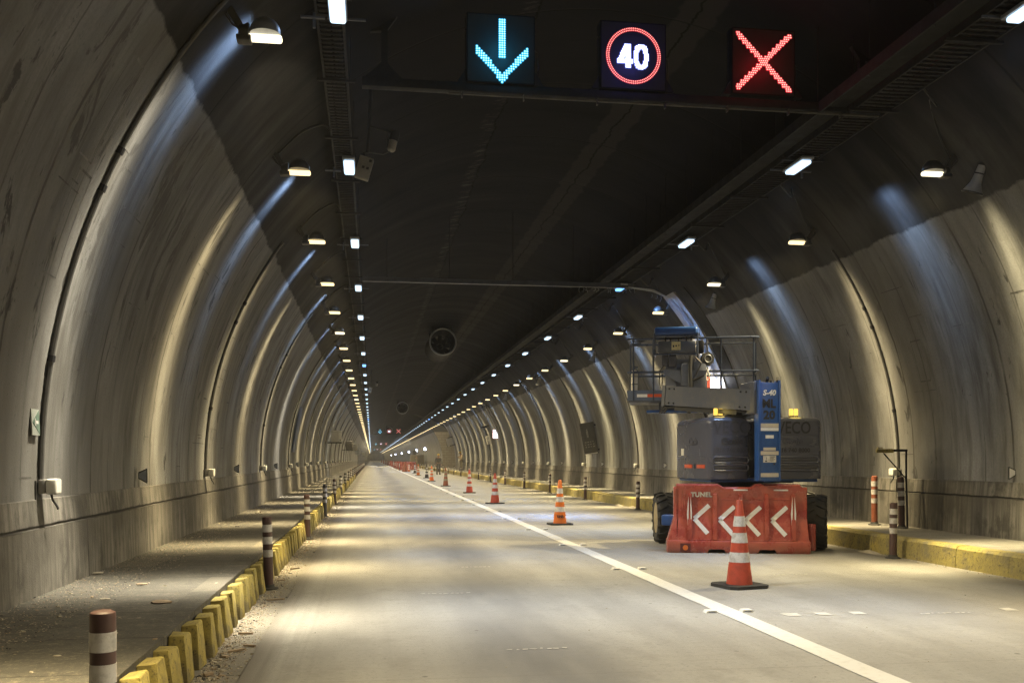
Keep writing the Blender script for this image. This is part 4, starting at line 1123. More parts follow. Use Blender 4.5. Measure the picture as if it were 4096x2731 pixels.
# ---------------------------------------------------------------- kerb blocks, posts, cones, studs
def kerb_blocks():
    protos = []
    for v in range(4):
        rnd = random.Random(20 + v); bm = bmesh.new(); bmesh.ops.create_cube(bm, size=1.0)
        for q in bm.verts:
            top = q.co.z > 0
            q.co.x = q.co.x * (0.10 if top else 0.135) + (-0.012 if top else 0.0) + rnd.uniform(-.006, .006)
            q.co.y = q.co.y * (0.19 if top else 0.235) + rnd.uniform(-.008, .008)
            q.co.z = (0.285 + rnd.uniform(-.012, .008)) if top else -0.01
        bmesh.ops.bevel(bm, geom=bm.edges[:], offset=0.012, segments=2, affect='EDGES', profile=0.6)
        bmesh.ops.subdivide_edges(bm, edges=bm.edges[:], cuts=1)
        for q in bm.verts: q.co += Vector((rnd.uniform(-.003, .003), rnd.uniform(-.003, .003), rnd.uniform(-.002, .002)))
        mb = MB(); mb.bm(bm); protos.append(mb)
    g = 'yellow kerb blocks along the left sidewalk'; meshes = []
    rnd = random.Random(31)
    for i in range(170):
        y = 4.55 + 0.385 * i + rnd.uniform(-.03, .03); k = rnd.randrange(4)
        if len(meshes) <= k or i < 4:
            if i < 4: k = i
            o = protos[k].build('kerb_block', M['yellow']); meshes.append(o.data)
        else: o = link(bpy.data.objects.new('kerb_block', meshes[k]))
        o.location = (-1.135 + rnd.uniform(-.008, .008), y, 0); o.rotation_euler = (rnd.uniform(-.03, .03), rnd.uniform(-.03, .03), rnd.uniform(-.06, .06))
        o.scale = (1, rnd.uniform(.9, 1.08), rnd.uniform(.95, 1.03))
        l = ('%s chipped yellow concrete kerb block from the bottom of the left kerb' % ORD[i]) if i < 12 else ('worn yellow kerb block past the twelfth along the left kerb')
        tag(o, l, 'kerb block', g)
kerb_blocks()
def post(base_m, label, loc, group, tilt=(0, 0), h=0.75, flange=True):
    root = thing('marker_post', label, 'post', loc, group=group)
    r = 0.049
    mb = MB(); mb.lathe([(r, 0.0), (r, h - 0.02), (r * 0.96, h - 0.008), (r * 0.7, h)], (0, 0, 0), 20); mb.build('tube', base_m, root)
    for a, b in ((0.335, 0.408), (0.468, 0.543), (0.592, 0.668)):
        mb = MB(); k = h / 0.75; mb.lathe([(r + 0.0015, a * k), (r + 0.0015, b * k)], (0, 0, 0), 20); mb.build('reflective_band', M['refl'], root)
    if flange:
        mb = MB(); mb.lathe([(0.10, 0.0), (0.098, 0.014), (0.065, 0.022), (0.056, 0.05)], (0, 0, 0), 20); mb.build('base', M['rubber'], root)
    root.rotation_euler = (tilt[0], tilt[1], 0)
    return root
rnd = random.Random(12)
PB = [post(M['post'], 'p', (0, 0, 0), 'striped posts along the left kerb'), post(M['post_black'], 'p', (0, 0, 0), 'striped posts along the left kerb')]
used = set()
for i in range(26):
    y = 3.98 + 6.25 * i; k = 1 if i in (3, 5, 6, 9, 13) else 0
    o = copy_tree(PB[k]) if k in used else PB[k]; used.add(k)
    o.location = (-1.04 - min(i, 12) * 0.008, y, -0.004); o.rotation_euler = (rnd.uniform(-.012, .012), rnd.uniform(-.03, .01), 0)
    o['label'] = ('brown post with white bands cut off at the bottom left' if i == 0 else '%s dark post with white bands from the viewpoint along the left kerb' % ORD[i]) if i < 12 else 'tiny distant banded post past the twelfth along the left kerb'
used = set()
PR = [post(M['post'], 'p', (0, 0, 0), 'striped posts along the right kerb')]
for i in range(24):
    y = 12.15 + 6.25 * i; o = copy_tree(PR[0]) if i else PR[0]
    if i == 1: bpy_y = y
    o.location = (6.97 - min(i, 6) * 0.015, y, 0.0); o.rotation_euler = (rnd.uniform(-.01, .01), rnd.uniform(-.01, .02), 0)
    o['label'] = ('brown post with white bands in front of the right kerb, nearest' if i == 0 else '%s brown banded post from the viewpoint along the right kerb' % ORD[i]) if i < 12 else 'tiny distant banded post past the twelfth along the right kerb'
post(M['post_orange'], 'orange brown post with white bands standing on the right sidewalk', (8.12, 14.72, SW_R - 0.006), 'posts on the right sidewalk', h=0.80)
post(M['post'], 'dark maroon post with white bands below the white box on the right sidewalk', (8.13, 13.92, SW_R - 0.006), 'posts on the right sidewalk', (0, -0.02), h=0.80)

def cone(mat, label, loc, rz=0.0, h=0.913, dirty=False, text=None):
    root = thing('traffic_cone', label, 'traffic cone', loc, rz, 'traffic cones closing the right lane')
    k = h / 0.913; rf = lambda z: 0.137 - (0.137 - 0.031) * (z - 0.03) / (0.883)
    mb = MB(); mb.lathe([(rf(0.03), 0.03), (rf(0.05), 0.05), (rf(0.45), 0.45), (rf(0.895), 0.895), (rf(0.913) * 0.9, 0.908), (0.02, 0.913), (0.018, 0.87)], (0, 0, 0), 26); ob = mb.build('body', mat, root)
    for a, b in ((0.264, 0.366), (0.466, 0.569), (0.635, 0.742)):
        mb = MB(); mb.lathe([(rf(a) + 0.0022, a), (rf(b) + 0.0022, b)], (0, 0, 0), 26); mb.build('reflective_band', M['refl'] if not dirty else M['cloth_tan'], root)
    mb = MB(); e = 0.236; c = 0.06
    mb.prism([(-e + c, -e), (e - c, -e), (e, -e + c), (e, e - c), (e - c, e), (-e + c, e), (-e, e - c), (-e, -e + c)], 0.0, 0.034, 'z')
    mb.build('base', M['rubber'], root, smooth=False)
    if text:
        n = len(text)
        for i, ch in enumerate(text):
            a = (-0.5 + (i + 0.5) / n) * 1.25 + R(-8); z = 0.17; r = rf(z) + 0.003
            text_ob('lettering', ch, 0.075, M['letter_black'], root, (r * math.sin(a), -r * math.cos(a), z), (R(90 - 7), 0, a), bold=0.002)
    root.scale = (1, 1, k)
    return root
cone(M['cone_red'], 'large red cone with three white bands standing nearest, before the barrier', (3.82, 9.67, 0.0), R(14))
cone(M['cone_orange'], 'orange cone with TUNEL lettered in black near its foot', (3.81, 19.35, 0.0), R(3), text='TUNEL')
cone(M['cone_red'], 'third cone from the viewpoint, dull red with clean white bands', (3.67, 28.7, 0.0), R(20))
cone(M['cone_red'], 'fourth cone from the viewpoint, small and red with bright bands', (3.81, 37.7, 0.0))
cone(M['cone_dirty'], 'fifth cone, brown and dirty with greyed bands', (3.62, 47.4, 0.0), dirty=True)
cone(M['cone_bright'], 'bright fluorescent orange cone, sixth in the line', (3.60, 58.2, 0.0))
cone(M['post_black'], 'blackened cone with white bands just behind the fluorescent one', (3.83, 67.5, 0.0))
cone(M['cone_orange'], 'eighth cone in the line, small and orange', (3.76, 78.4, 0.0))
cone(M['post_black'], 'small blackened cone, ninth in the line', (4.0, 89.8, 0.0))
cone(M['cone_orange'], 'tiny orange cone beside the plain red pylon', (3.86, 100.2, 0.0))
def pylon():
    root = thing('red_pylon', 'plain dark red pylon at the front of the far barrier row', 'pylon', (3.45, 100.6, 0))
    mb = MB(); mb.lathe([(0.30, 0.0), (0.29, 0.06), (0.20, 0.45), (0.10, 0.85), (0.06, 0.98)], (0, 0, 0), 4); mb.build('body', M['cone_dirty'], root, smooth=False)
    mb = MB(); mb.box((-0.26, -0.26, 0.0), (0.26, 0.26, 0.035)); mb.build('base', M['rubber'], root, smooth=False)
pylon()
def stud(label, loc):
    root = thing('road_stud', label, 'road stud', loc, group='road studs beside the white line')
    mb = MB(); mb.prism([(-0.055, 0.0), (0.055, 0.0), (0.04, 0.020), (-0.04, 0.020)], -0.045, 0.045, 'y'); mb.build('body', M['white_plastic'], root, smooth=False)
    mb = MB(); mb.box((-0.03, -0.0465, 0.004), (0.03, -0.0452, 0.016)); mb.build('reflector', M['lamp_grey'], root, smooth=False)
    return root
s0 = None
for i in range(16):
    for s in (-1, 1):
        y = 8.1 + 3.3 * i; x = 3.1 + s * 0.165
        if s0 is None: s0 = stud('s', (0, 0, 0)); o = s0
        else: o = copy_tree(s0)
        o.location = (x, y, 0.0); sd = 'left' if s < 0 else 'right'
        o['label'] = '%s white road stud from the viewpoint on the %s of the centre line' % (ORD[i], sd) if i < 12 else 'tiny distant road stud past the twelfth on the %s of the centre line' % sd

# ---------------------------------------------------------------- water filled barriers
def barrier_meshes():
    L = 1.0
    out = {}
    # main shell: cross-section widens below half height; forklift notches cut the skirt
    mb = MB()
    xs = [-1.02, -0.98, -0.78, -0.28, -0.17, 0.17, 0.28, 0.78, 1.0, 1.02]
    def sect(top):                       # front half profile (y, z) bottom to top
        return [(-0.235, 0.0), (-0.250, 0.03), (-0.250, 0.13), (-0.238, 0.165), (-0.215, 0.18), (-0.150, 0.475), (-0.135, 0.50), (-0.135, 0.83), (-0.150, 0.86), (-0.145, top - 0.02), (-0.12, top)]
    def topz(x):
        a = abs(x)
        if a < 0.20: return 0.935
        if a < 0.27: return 0.935 + (a - 0.20) / 0.07 * 0.045
        if a < 0.86: return 0.98
        if a < 0.93: return 0.98 - (a - 0.86) / 0.07 * 0.045
        return 0.935
    cols = [-1.0, -0.99, -0.93, -0.86, -0.75, -0.5, -0.27, -0.20, 0.0, 0.20, 0.27, 0.5, 0.75, 0.86, 0.93, 0.99, 1.0]
    def lowz(x): return 0.0
    rows = []
    for x in cols:
        sc_ = 0.93 if abs(x) > 0.995 else 1.0
        p = sect(topz(x)); ring = [(x, y * sc_, z) for y, z in p] + [(x, -y * sc_, z) for y, z in reversed(p)]
        # ends draw in above the foot
        e = []
        for q in ring:
            if abs(x) > 0.9 and q[2] > 0.45: q = (x * (0.90 if x < 0 else 0.965), q[1], q[2])
            elif abs(x) > 0.9 and q[2] > 0.17: q = (x * 0.985, q[1], q[2])
            e.append(q)
        rows.append(e)
    n = len(rows[0]); vs = [q for r in rows for q in r]; fs = []
    for i in range(len(rows) - 1):
        for k in range(n):
            fs.append([i * n + k, i * n + (k + 1) % n, (i + 1) * n + (k + 1) % n, (i + 1) * n + k])
    fs.append([k for k in range(n)]); fs.append([(len(rows) - 1) * n + k for k in range(n)][::-1])
    mb.add(vs, fs); return mb
def barrier(loc, rz, label, full=True, mat=None, group='red plastic water barriers in the closed lane', cut=True):
    root = thing('water_barrier', label, 'barrier', loc, rz, group); mat = mat or M['barrier']
    body = barrier_meshes().build('shell', mat, root)
    if full:
        # forklift notches: openings through the skirt, cut with a boolean-free inset of dark tunnels
        bmx = MB()
        for cx in (-0.295, 0.41):
            bmx.prism([(cx - 0.16, -0.05), (cx - 0.115, 0.055), (cx + 0.095, 0.055), (cx + 0.15, -0.05)], -0.4, 0.4, 'y')
        cutter = bmx.build('cutter', mat, root, smooth=False)
        md = body.modifiers.new('notch', 'BOOLEAN'); md.operation = 'DIFFERENCE'; md.object = cutter; md.solver = 'EXACT'
        dg = bpy.context.evaluated_depsgraph_get(); dg.update()
        me = bpy.data.meshes.new_from_object(body.evaluated_get(dg)); body.modifiers.clear(); body.data = me
        bpy.data.objects.remove(cutter)
    # ribs between the panels
    for x in (-0.68, -0.32, 0.04, 0.40, 0.77) if full else (-0.4, 0.4):
        mb = MB(); mb.prism([(-0.232, 0.185), (-0.222, 0.34), (-0.185, 0.50), (-0.172, 0.83), (-0.13, 0.845), (-0.13, 0.45), (-0.19, 0.18)], x - 0.028, x + 0.028, 'x'); mb.build('rib', mat, root, smooth=False)
    if full:
        for x0, x1 in ((-0.645, -0.355), (-0.285, 0.005), (0.075, 0.365), (0.435, 0.735)):
            mb = MB(); mb.box((x0, -0.143, 0.755), (x1, -0.125, 0.772), bev=0.006); mb.box((x0, -0.226, 0.175), (x1, -0.20, 0.192), bev=0.006); mb.build('panel_edge', mat, root)
        # four white chevrons
        for cx, up in ((-0.545, 0), (-0.19, -0.015), (0.175, -0.02), (0.54, -0.02)):
            mb = MB(); t = 0.062
            def yz(z): return -0.1395 if z > 0.497 else -0.150 - (0.475 - z) / 0.295 * 0.065 - 0.006
            a = (cx + 0.145, 0.675 + up); b = (cx - 0.065, 0.485 + up); c = (cx + 0.120, 0.275 + up)
            for p, q in ((a, b), (b, c)):
                dx, dz = q[0] - p[0], q[1] - p[1]; L = math.hypot(dx, dz); nx, nz = -dz / L * t / 2, dx / L * t / 2; vs = []; K = 6
                for i in range(K + 1):
                    u = i / K; 
                    for s in (1, -1):
                        x_ = p[0] + dx * u + nx * s; z_ = p[1] + dz * u + nz * s; vs.append((x_, yz(z_) - 0.0015, z_))
                mb.add(vs, [[2 * i, 2 * i + 1, 2 * i + 3, 2 * i + 2] for i in range(K)])
            mb.build('chevron', M['refl_clean'], root, smooth=False, fixn=False)
        for x in (0.04, 0.60):
            mb = MB(); mb.box((x - 0.10, -0.156, 0.885), (x + 0.10, -0.1475, 0.905), bev=0.002); mb.build('reflective_strip', M['refl_clean'], root)
        for x in (-0.68, 0.04, 0.77):
            for s in (-1, 1):
                mb = MB(); mb.prism([(x + s * 0.022, 0.28), (x + s * 0.036, 0.56), (x + s * 0.014, 0.80), (x + s * 0.012, 0.56)], -0.190, -0.180, 'y'); 
                mb.build('edge_reflector', M['refl_clean'], root, smooth=False)
        text_ob('lettering', 'TUNEL', 0.092, M['refl'], root, (-0.51, -0.1475, 0.825), (R(98), 0, 0), bold=0.004, space=1.08)
        mb = MB(); mb.box((-0.815, -0.256, 0.02), (-0.67, -0.2515, 0.135)); mb.build('drain_plate', painted('dark_red', (0.10, 0.02, 0.02), 0.5, 0.3), root, smooth=False)
        mb = MB(); mb.tube([(-0.742, -0.262, 0.075), (-0.742, -0.2565, 0.075)], 0.037, 18); mb.build('drain_plug', M['cone_orange'], root)
        mb = MB(); mb.lathe([(0.052, 0.035), (0.055, 0.05), (0.055, 0.40), (0.048, 0.415)], (1.045, -0.06, 0), 18); mb.build('pin_joint', mat, root)
    return root
barrier((5.22, 13.32, 0.0), R(-15.5), 'red water barrier with four white chevrons and TUNEL lettering, before the lift')
protoB = barrier((3.55, 116, 0), R(90 - 8), 'nearest far red water barrier, just past the red pylon', full=False)
for i, (x, y, a) in enumerate(((4.35, 115.5, 10), (3.5, 127, 88), (4.3, 131, 12), (3.5, 142, 86), (4.1, 150, 80), (3.5, 163, 88), (3.55, 180, 85), (3.5, 205, 88), (3.5, 235, 88), (3.5, 275, 88), (3.5, 330, 88))):
    o = copy_tree(protoB); o.location = (x, y, 0); o.rotation_euler = (0, 0, R(a))
    o['label'] = '%s red water barrier in the far row along the centre line' % ORD[i + 1]
for i, (x, y) in enumerate(((3.25, 113), (3.45, 121), (3.3, 126), (3.3, 136), (3.3, 148))):
    o = post(M['post'], '%s small banded post before the far barrier row' % ORD[i], (x, y, 0), 'banded posts at the far barriers', h=0.9)

# ---------------------------------------------------------------- boom lift
def lift():
    root = thing('boom_lift', 'blue and grey boom lift parked behind the red barrier', 'boom lift', (5.70, 14.55, 0.0))
    G, B = M['lift_grey'], M['blue']
    M['repaint'] = painted('lift_grey_repaint', (0.070, 0.074, 0.108), 0.35, 0.25, 3, dcol=(0.06, 0.06, 0.07))
    O = Vector((5.70, 14.55, 0))
    def W(x, y, z): return (x - O.x, y - O.y, z)
    # chassis and turntable
    mb = MB(); Q = Matrix.Translation((-0.15, -0.15, 0)) @ Matrix.Rotation(R(-26), 4, 'Z')
    mb.box((-0.70, -1.0, 0.36), (0.70, 1.0, 0.72), bev=0.03, M=Q); mb.box((-0.95, -0.86, 0.34), (0.95, -0.70, 0.50), bev=0.02, M=Q); mb.box((-0.95, 0.70, 0.34), (0.95, 0.86, 0.50), bev=0.02, M=Q); mb.build('chassis', B, root)
    mb = MB(); mb.lathe([(0.42, 0.72), (0.42, 0.86), (0.36, 0.88), (0.36, 1.06)], (-0.12, -0.35, 0), 28); mb.box((-0.52, -0.98, 0.985), (0.50, 0.2, 1.06), bev=0.01); mb.build('turntable', M['black'], root)
    # wheels
    def wheel(c, yaw, lab=None):
        rt = MB(); r = 0.405; wd = 0.155; n = 40
        prof = [(-wd * 0.9, 0.23), (-wd, 0.27), (-wd, 0.345), (-wd * 0.82, 0.378), (0, 0.385), (wd * 0.82, 0.378), (wd, 0.345), (wd, 0.27), (wd * 0.9, 0.23)]
        vs = []; fs = []
        for a, q in prof:
            for k in range(n): t = 2 * math.pi * k / n; vs.append((a, q * math.cos(t), q * math.sin(t)))
        for i in range(len(prof) - 1):
            for k in range(n): fs.append([i * n + k, i * n + (k + 1) % n, (i + 1) * n + (k + 1) % n, (i + 1) * n + k])
        rt.add(vs, fs)
        for k in range(17):                               # chevron lugs
            for s in (-1, 1):
                t0 = 2 * math.pi * (k + (0.5 if s > 0 else 0)) / 17
                pts = []
                for (a, dt) in ((0.012, 0.0), (0.085, 0.10), (wd + 0.006, 0.17)):
                    pts.append((a * s, t0 + dt))
                for j in range(2):
                    (a0, u0), (a1, u1) = pts[j], pts[j + 1]; hw = 0.058
                    def P(a, t, rr): return (a, rr * math.cos(t), rr * math.sin(t))
                    r0 = 0.37 if j == 0 else 0.355; re = r if a1 * s < 0.1 else r - 0.022
                    v8 = [P(a0, u0 - hw, r0), P(a0, u0 + hw, r0), P(a1, u1 + hw, r0 - 0.02), P(a1, u1 - hw, r0 - 0.02), P(a0, u0 - hw * .75, r), P(a0, u0 + hw * .75, r), P(a1, u1 + hw * .75, re), P(a1, u1 - hw * .75, re)]
                    rt.add(v8, [[0, 1, 2, 3], [4, 5, 6, 7], [0, 1, 5, 4], [1, 2, 6, 5], [2, 3, 7, 6], [3, 0, 4, 7]])
        o = rt.build('wheel', M['rubber'], root); o.location = c; o.rotation_euler = (0, 0, yaw)
        for s in (-1, 1):
            mb = MB(); e = s * wd
            mb.tube([(e * 0.93, 0, 0), (e * 0.75, 0, 0)], [0.265, 0.20], 28); mb.tube([(e * 0.78, 0, 0), (e * 0.95, 0, 0)], [0.10, 0.085], 16)
            for k in range(8): t = 2 * math.pi * k / 8; mb.tube([(e * 0.76, .145 * math.cos(t), .145 * math.sin(t)), (e * 0.85, .145 * math.cos(t), .145 * math.sin(t))], 0.014, 6)
            mb.build('rim', M['rim'], o)
        return o
    wheel(W(4.64, 14.90, 0.405), R(-9)); wheel(W(6.50, 13.46, 0.415), R(-27)); wheel(W(5.35, 16.2, 0.405), R(-26)); wheel(W(7.05, 15.0, 0.405), R(-26))
    # engine covers
    def cover(x0, x1, y0, y1, z0, z1, name, undercut=None):
        bm = bmesh.new(); bmesh.ops.create_cube(bm, size=1.0)
        for v in bm.verts:
            v.co = Vector([(a + b) / 2 + c * (b - a) for a, b, c in zip((x0, y0, z0), (x1, y1, z1), v.co)])
        el = [e for e in bm.edges if all(v.co.z > (z0 + z1) / 2 for v in e.verts) or abs(e.verts[0].co.z - e.verts[1].co.z) > 0.3]
        bmesh.ops.bevel(bm, geom=el, offset=0.105, segments=5, affect='EDGES', profile=0.5)
        mb = MB(); mb.bm(bm); return mb.build(name, G, root)
    yR = -1.13
    lc = cover(-0.865, -0.235, yR, 0.42, 1.045, 1.955, 'engine_cover')
    rc = cover(-0.02, 0.91, yR + 0.02, 0.42, 1.045, 1.955, 'engine_cover')
    mb = MB(); mb.box((-0.82, yR + 0.05, 1.0), (0.83, 0.35, 1.05), bev=0.01); mb.prism([(0.0, 1.0), (0.82, 1.045), (0.0, 1.045)], yR + 0.03, 0.3, 'y'); mb.build('under_tray', B, root, smooth=False)
    def slots(par, x0, x1, y):
        for z in (1.21, 1.325):
            mb = MB(); K = 10; h = 0.042; ring = []
            for sgn, cx in ((1, x1 - h), (-1, x0 + h)):
                for k in range(K + 1):
                    a = -math.pi / 2 + math.pi * k / K; ring.append((cx + sgn * h * math.cos(a), y, z + sgn * h * math.sin(a)))
            ring.append(ring[0]); mb.tube(ring, 0.012, 6, cap=False); mb.build('pressed_slot', M['lift_grey'], par)
            mb = MB(); mb.box((x0 + h, y - 0.004, z - 0.016), (x1 - h, y + 0.004, z + 0.016), bev=0.003); mb.build('slot_rib', M['letter_dark'], par)
    slots(lc, -0.80, -0.26, yR - 0.001); slots(rc, 0.06, 0.84, yR + 0.019)
    for par, xc, yy in ((lc, -0.51, yR), (rc, 0.45, yR + 0.02)):
        m = M['letter_dark'] if par is lc else M['letter_black']
        text_ob('lettering', 'VECO', 0.25, m, par, (xc, yy - 0.0015, 1.79), bold=0.004, sx=0.86 if par is lc else 0.80, ext=0.001)
        text_ob('lettering', 'Genie', 0.135, m if par is lc else M['lift_grey'], par, (xc + (0.0 if par is lc else -0.02), yy - 0.004, 1.60), bold=0.003, ext=0.004)
        text_ob('lettering', '316 740 8000', 0.088, m, par, (xc + 0.0, yy - 0.0015, 1.465), bold=0.0022, ext=0.001, sx=1.02 if par is rc else 0.98)
    for par, x0_, x1_, yy in ((lc, -0.80, -0.25, yR), (rc, 0.06, 0.85, yR + 0.02)):
        for z0_, z1_ in ((1.405, 1.515), (1.685, 1.895)):
            mb = MB(); mb.box((x0_ + .02, yy - 0.0006, z0_), (x1_ - .02, yy + 0.004, z1_)); mb.build('repaint_patch', M['repaint'], par, smooth=False)
        for bx in (x0_ - 0.02, x1_ + 0.005):
            for bz in (1.09, 1.78): mb = MB(); mb.tube([(bx, yy - 0.006, bz), (bx, yy + 0.003, bz)], 0.011, 8); mb.build('bolt', M['galv'], par)
    # left flank: emboss, reflectors, handle, belt grooves
    text_ob('lettering', 'Genie', 0.16, M['lift_grey'], lc, (-0.868, -0.45, 1.60), (R(90), 0, R(-90)), bold=0.004, ext=0.006)
    for z in (1.335, 1.375):
        mb = MB(); mb.box((-0.874, -1.0, z), (-0.862, 0.30, z + 0.018), bev=0.004); mb.build('belt_rib', G, lc)
    for y0 in (-0.98, -0.42):
        mb = MB(); mb.box((-0.872, y0, 1.20), (-0.864, y0 + 0.36, 1.255), bev=0.002); mb.build('side_reflector', M['orange_red'], lc)
    mb = MB(); mb.box((-0.880, -0.55, 1.19), (-0.864, -0.52, 1.27), bev=0.004); mb.build('latch', M['galv'], lc)
    mb = MB(); mb.box((-0.870, -0.02, 1.39), (-0.8655, 0.10, 1.50)); mb.build('sticker', M['white_plastic'], lc, smooth=False)
    mb = MB(); mb.tube([(-0.62, -0.35, 1.95), (-0.66, -0.45, 2.0), (-0.72, -0.52, 2.03)], [0.02, 0.028, 0.012], 8); mb.build('mirror_handle', M['black'], lc)
    # cab lid between the covers
    mb = MB(); mb.prism([(-0.62, 1.94), (-0.02, 1.94), (-0.02, 2.09), (-0.42, 2.05)], -0.95, 0.0, 'y'); mb.build('lid', M['boom_grey'], root, smooth=False)
    # beacons
    for x, y in ((-0.60, -0.80), (0.56, -0.85)):
        b = MB(); b.lathe([(0.075, 0), (0.075, 0.02), (0.06, 0.03)], (x, y, 1.955), 16); base = b.build('beacon', M['black'], root)
        for dx in (-0.038, 0.038):
            b = MB(); b.lathe([(0.029, 0.032), (0.032, 0.05), (0.032, 0.122), (0.025, 0.135)], (x + dx, y, 1.955), 14); b.build('beacon_lens', M['e_amber'], base)
        l = bpy.data.objects.new('beacon_light', plain_light('beacon_light', (1.0, 0.72, 0.15), 1.6)); l.location = (x, y - 0.12, 2.04); link(l, base)
    b = MB(); b.lathe([(0.03, 0), (0.03, 0.02), (0.026, 0.03), (0.026, 0.10), (0.02, 0.115)], (-0.46, -0.85, 1.955), 14); b.build('small_beacon', M['yellow'], root)
    # boom pivot: blue upright with flanges
    x0, x1, yf = -0.30, 0.03, -1.60
    mb = MB(); mb.box((x0 + 0.035, yf + 0.012, 1.03), (x1 - 0.035, yf + 0.22, 2.42), bev=0.008)
    mast = mb.build('boom_upright', B, root)
    for a in ((x0, x0 + 0.033), (x1 - 0.033, x1)):
        mb = MB(); mb.box((a[0], yf, 1.03), (a[1], yf + 0.16, 2.45), bev=0.006); mb.build('side_plate', B, mast)
    mb = MB()
    for x, z in ((x0 + 0.03, 2.455), (x1 - 0.03, 2.455), (x0 + 0.2, 2.445)): mb.tube([(x, yf + 0.05, z - 0.03), (x, yf + 0.05, z)], 0.016, 8)
    mb.tube([(x0 + 0.17, yf + 0.12, 2.43), (x0 + 0.17, yf + 0.10, 2.47), (x0 + 0.16, yf + 0.06, 2.49)], 0.022, 8); mb.build('top_fittings', M['steel_dark'], mast)
    xm = (x0 + x1) / 2; yy = yf + 0.0085
    text_ob('lettering', 'S-40', 0.105, M['refl_clean'], mast, (xm - 0.005, yy, 2.27), bold=0.004, ext=0.001, shear=0.18)
    text_ob('lettering', 'ML', 0.165, M['letter_black'], mast, (xm - 0.01, yy, 2.115), bold=0.007, ext=0.001, sx=0.95)
    text_ob('lettering', '20', 0.165, M['letter_black'], mast, (xm - 0.005, yy, 1.955), bold=0.007, ext=0.001, sx=1.05)
    for z0, z1, w0, w1, m in ((1.785, 1.84, -.14, .14, 'tape_beige'), (1.735, 1.78, -.132, .132, 'refl_clean'), (1.63, 1.675, -.06, .06, 'refl_clean'), (1.46, 1.50, -.09, .09, 'tape_beige'), (1.395, 1.45, -.14, .14, 'tape_beige'), (1.29, 1.385, -.095, .095, 'refl'), (1.085, 1.14, -.14, .14, 'tape_beige')):
        mb = MB(); mb.box((xm + w0, yf + 0.004, z0), (xm + w1, yf + 0.0105, z1)); mb.build('tape', M[m], mast, smooth=False)
    mb = MB()
    for k in range(4): mb.box((xm - 0.0 + 0.0, yf + 0.002, 1.365 - k * 0.018), (xm + 0.08 - (k % 2) * 0.02, yf + 0.0035, 1.371 - k * 0.018))
    mb.box((xm - 0.07, yf + 0.002, 1.30), (xm - 0.04, yf + 0.0035, 1.315)); mb.tube([(xm - 0.055, yf + 0.003, 1.315), (xm - 0.045, yf + 0.003, 1.365)], 0.003, 5); mb.build('decal_print', M['letter_black'], mast)
    mb = MB(); mb.tube([(xm + 0.07, yf + 0.005, 1.265), (xm + 0.07, yf + 0.013, 1.265)], 0.012, 12); mb.build('plug', M['black'], mast)
    # boom tube to the left and away, knuckle shroud
    a = Vector(W(5.46, 13.18, 2.18)); b_ = Vector(W(4.66, 14.75, 2.335))
    d = (b_ - a).normalized(); side = d.cross(Vector((0, 0, 1))).normalized(); up = side.cross(d)
    def beam(a, b, w, h, name, m, par=root):
        vs = []
        for p in (a, b):
            for s, u in ((-1, -1), (1, -1), (1, 1), (-1, 1)): vs.append(p + side * (s * w / 2) + up * (u * h / 2))
        mb = MB(); mb.add(vs, [[0, 1, 2, 3], [4, 5, 6, 7], [0, 1, 5, 4], [1, 2, 6, 5], [2, 3, 7, 6], [3, 0, 4, 7]]); return mb.build(name, m, par, smooth=False)
    boom = beam(a, b_, 0.20, 0.30, 'boom', M['boom_grey'])
    beam(b_ - d * 0.02, b_ + d * 0.05, 0.22, 0.33, 'boom_collar', M['galv'], boom)
    beam(a + up * -0.19 + d * 0.3, b_ - up * 0.19 - d * 0.2, 0.12, 0.07, 'underside_hose_tray', M['black'], boom)
    mb = MB()
    for k in range(3):
        o_ = side * (0.06 - 0.05 * k) - up * 0.175
        mb.tube([a + o_ + d * 0.15, a + o_ + d * 0.6 - up * 0.015, b_ + o_ - d * 0.4 + up * 0.01, b_ + o_ + d * 0.05, b_ + o_ + d * 0.2 - up * 0.10 + side * 0.05], 0.014, 6)
    mb.tube([a - up * 0.1 + side * 0.12, a - up * 0.22 + side * 0.10 + d * 0.2, a - up * 0.18 + d * 0.5], 0.018, 6)
    mb.build('hoses', M['black'], boom)
    for u_ in (0.06, 0.12, 0.88, 0.94):
        for h_ in (-0.11, 0.11):
            p_ = a.lerp(b_, u_) + up * h_ - side * 0.1 * (1 if (-side).y < 0 else -1); mb = MB(); mb.tube([p_ - side * 0.012, p_ + side * 0.012], 0.014, 8); mb.build('bolt', M['steel_dark'], boom)
    mb = MB(); mb.box(W(5.36, 13.02, 1.98), W(5.50, 13.55, 2.44), bev=0.02); mb.build('pivot_shroud', M['boom_grey'], root)
    mb = MB(); mb.box((-0.45, -1.05, 1.96), (-0.22, -0.3, 2.08), bev=0.02); mb.build('valve_block', M['black'], root)
    # platform
    P = Matrix.Translation(W(4.24, 15.66, 2.28)) @ Matrix.Rotation(R(-18.5), 4, 'Z')
    Lp, Dp, Hp = 2.12, 0.86, 1.05
    pf = bpy.data.objects.new('platform', None)
    mb = MB(); mb.box((0, 0, 0), (Lp, Dp, 0.03), bev=0.008, M=P); mb.box((0.5, 0.15, -0.12), (1.15, 0.6, -0.004), bev=0.02, M=P); pf = mb.build('platform_floor', M['galv'], root)
    mb = MB(); mb.box((0.0, -0.008, 0.03), (0.62, 0.012, 0.20), M=P); mb.box((1.0, -0.008, 0.03), (Lp, 0.012, 0.20), M=P); mb.box((0, Dp - 0.01, 0.03), (Lp, Dp + 0.01, 0.20), M=P); mb.box((-0.01, 0.013, 0.03), (0.01, Dp - 0.012, 0.20), M=P); mb.box((Lp - 0.01, 0.013, 0.03), (Lp + 0.01, Dp - 0.012, 0.20), M=P)
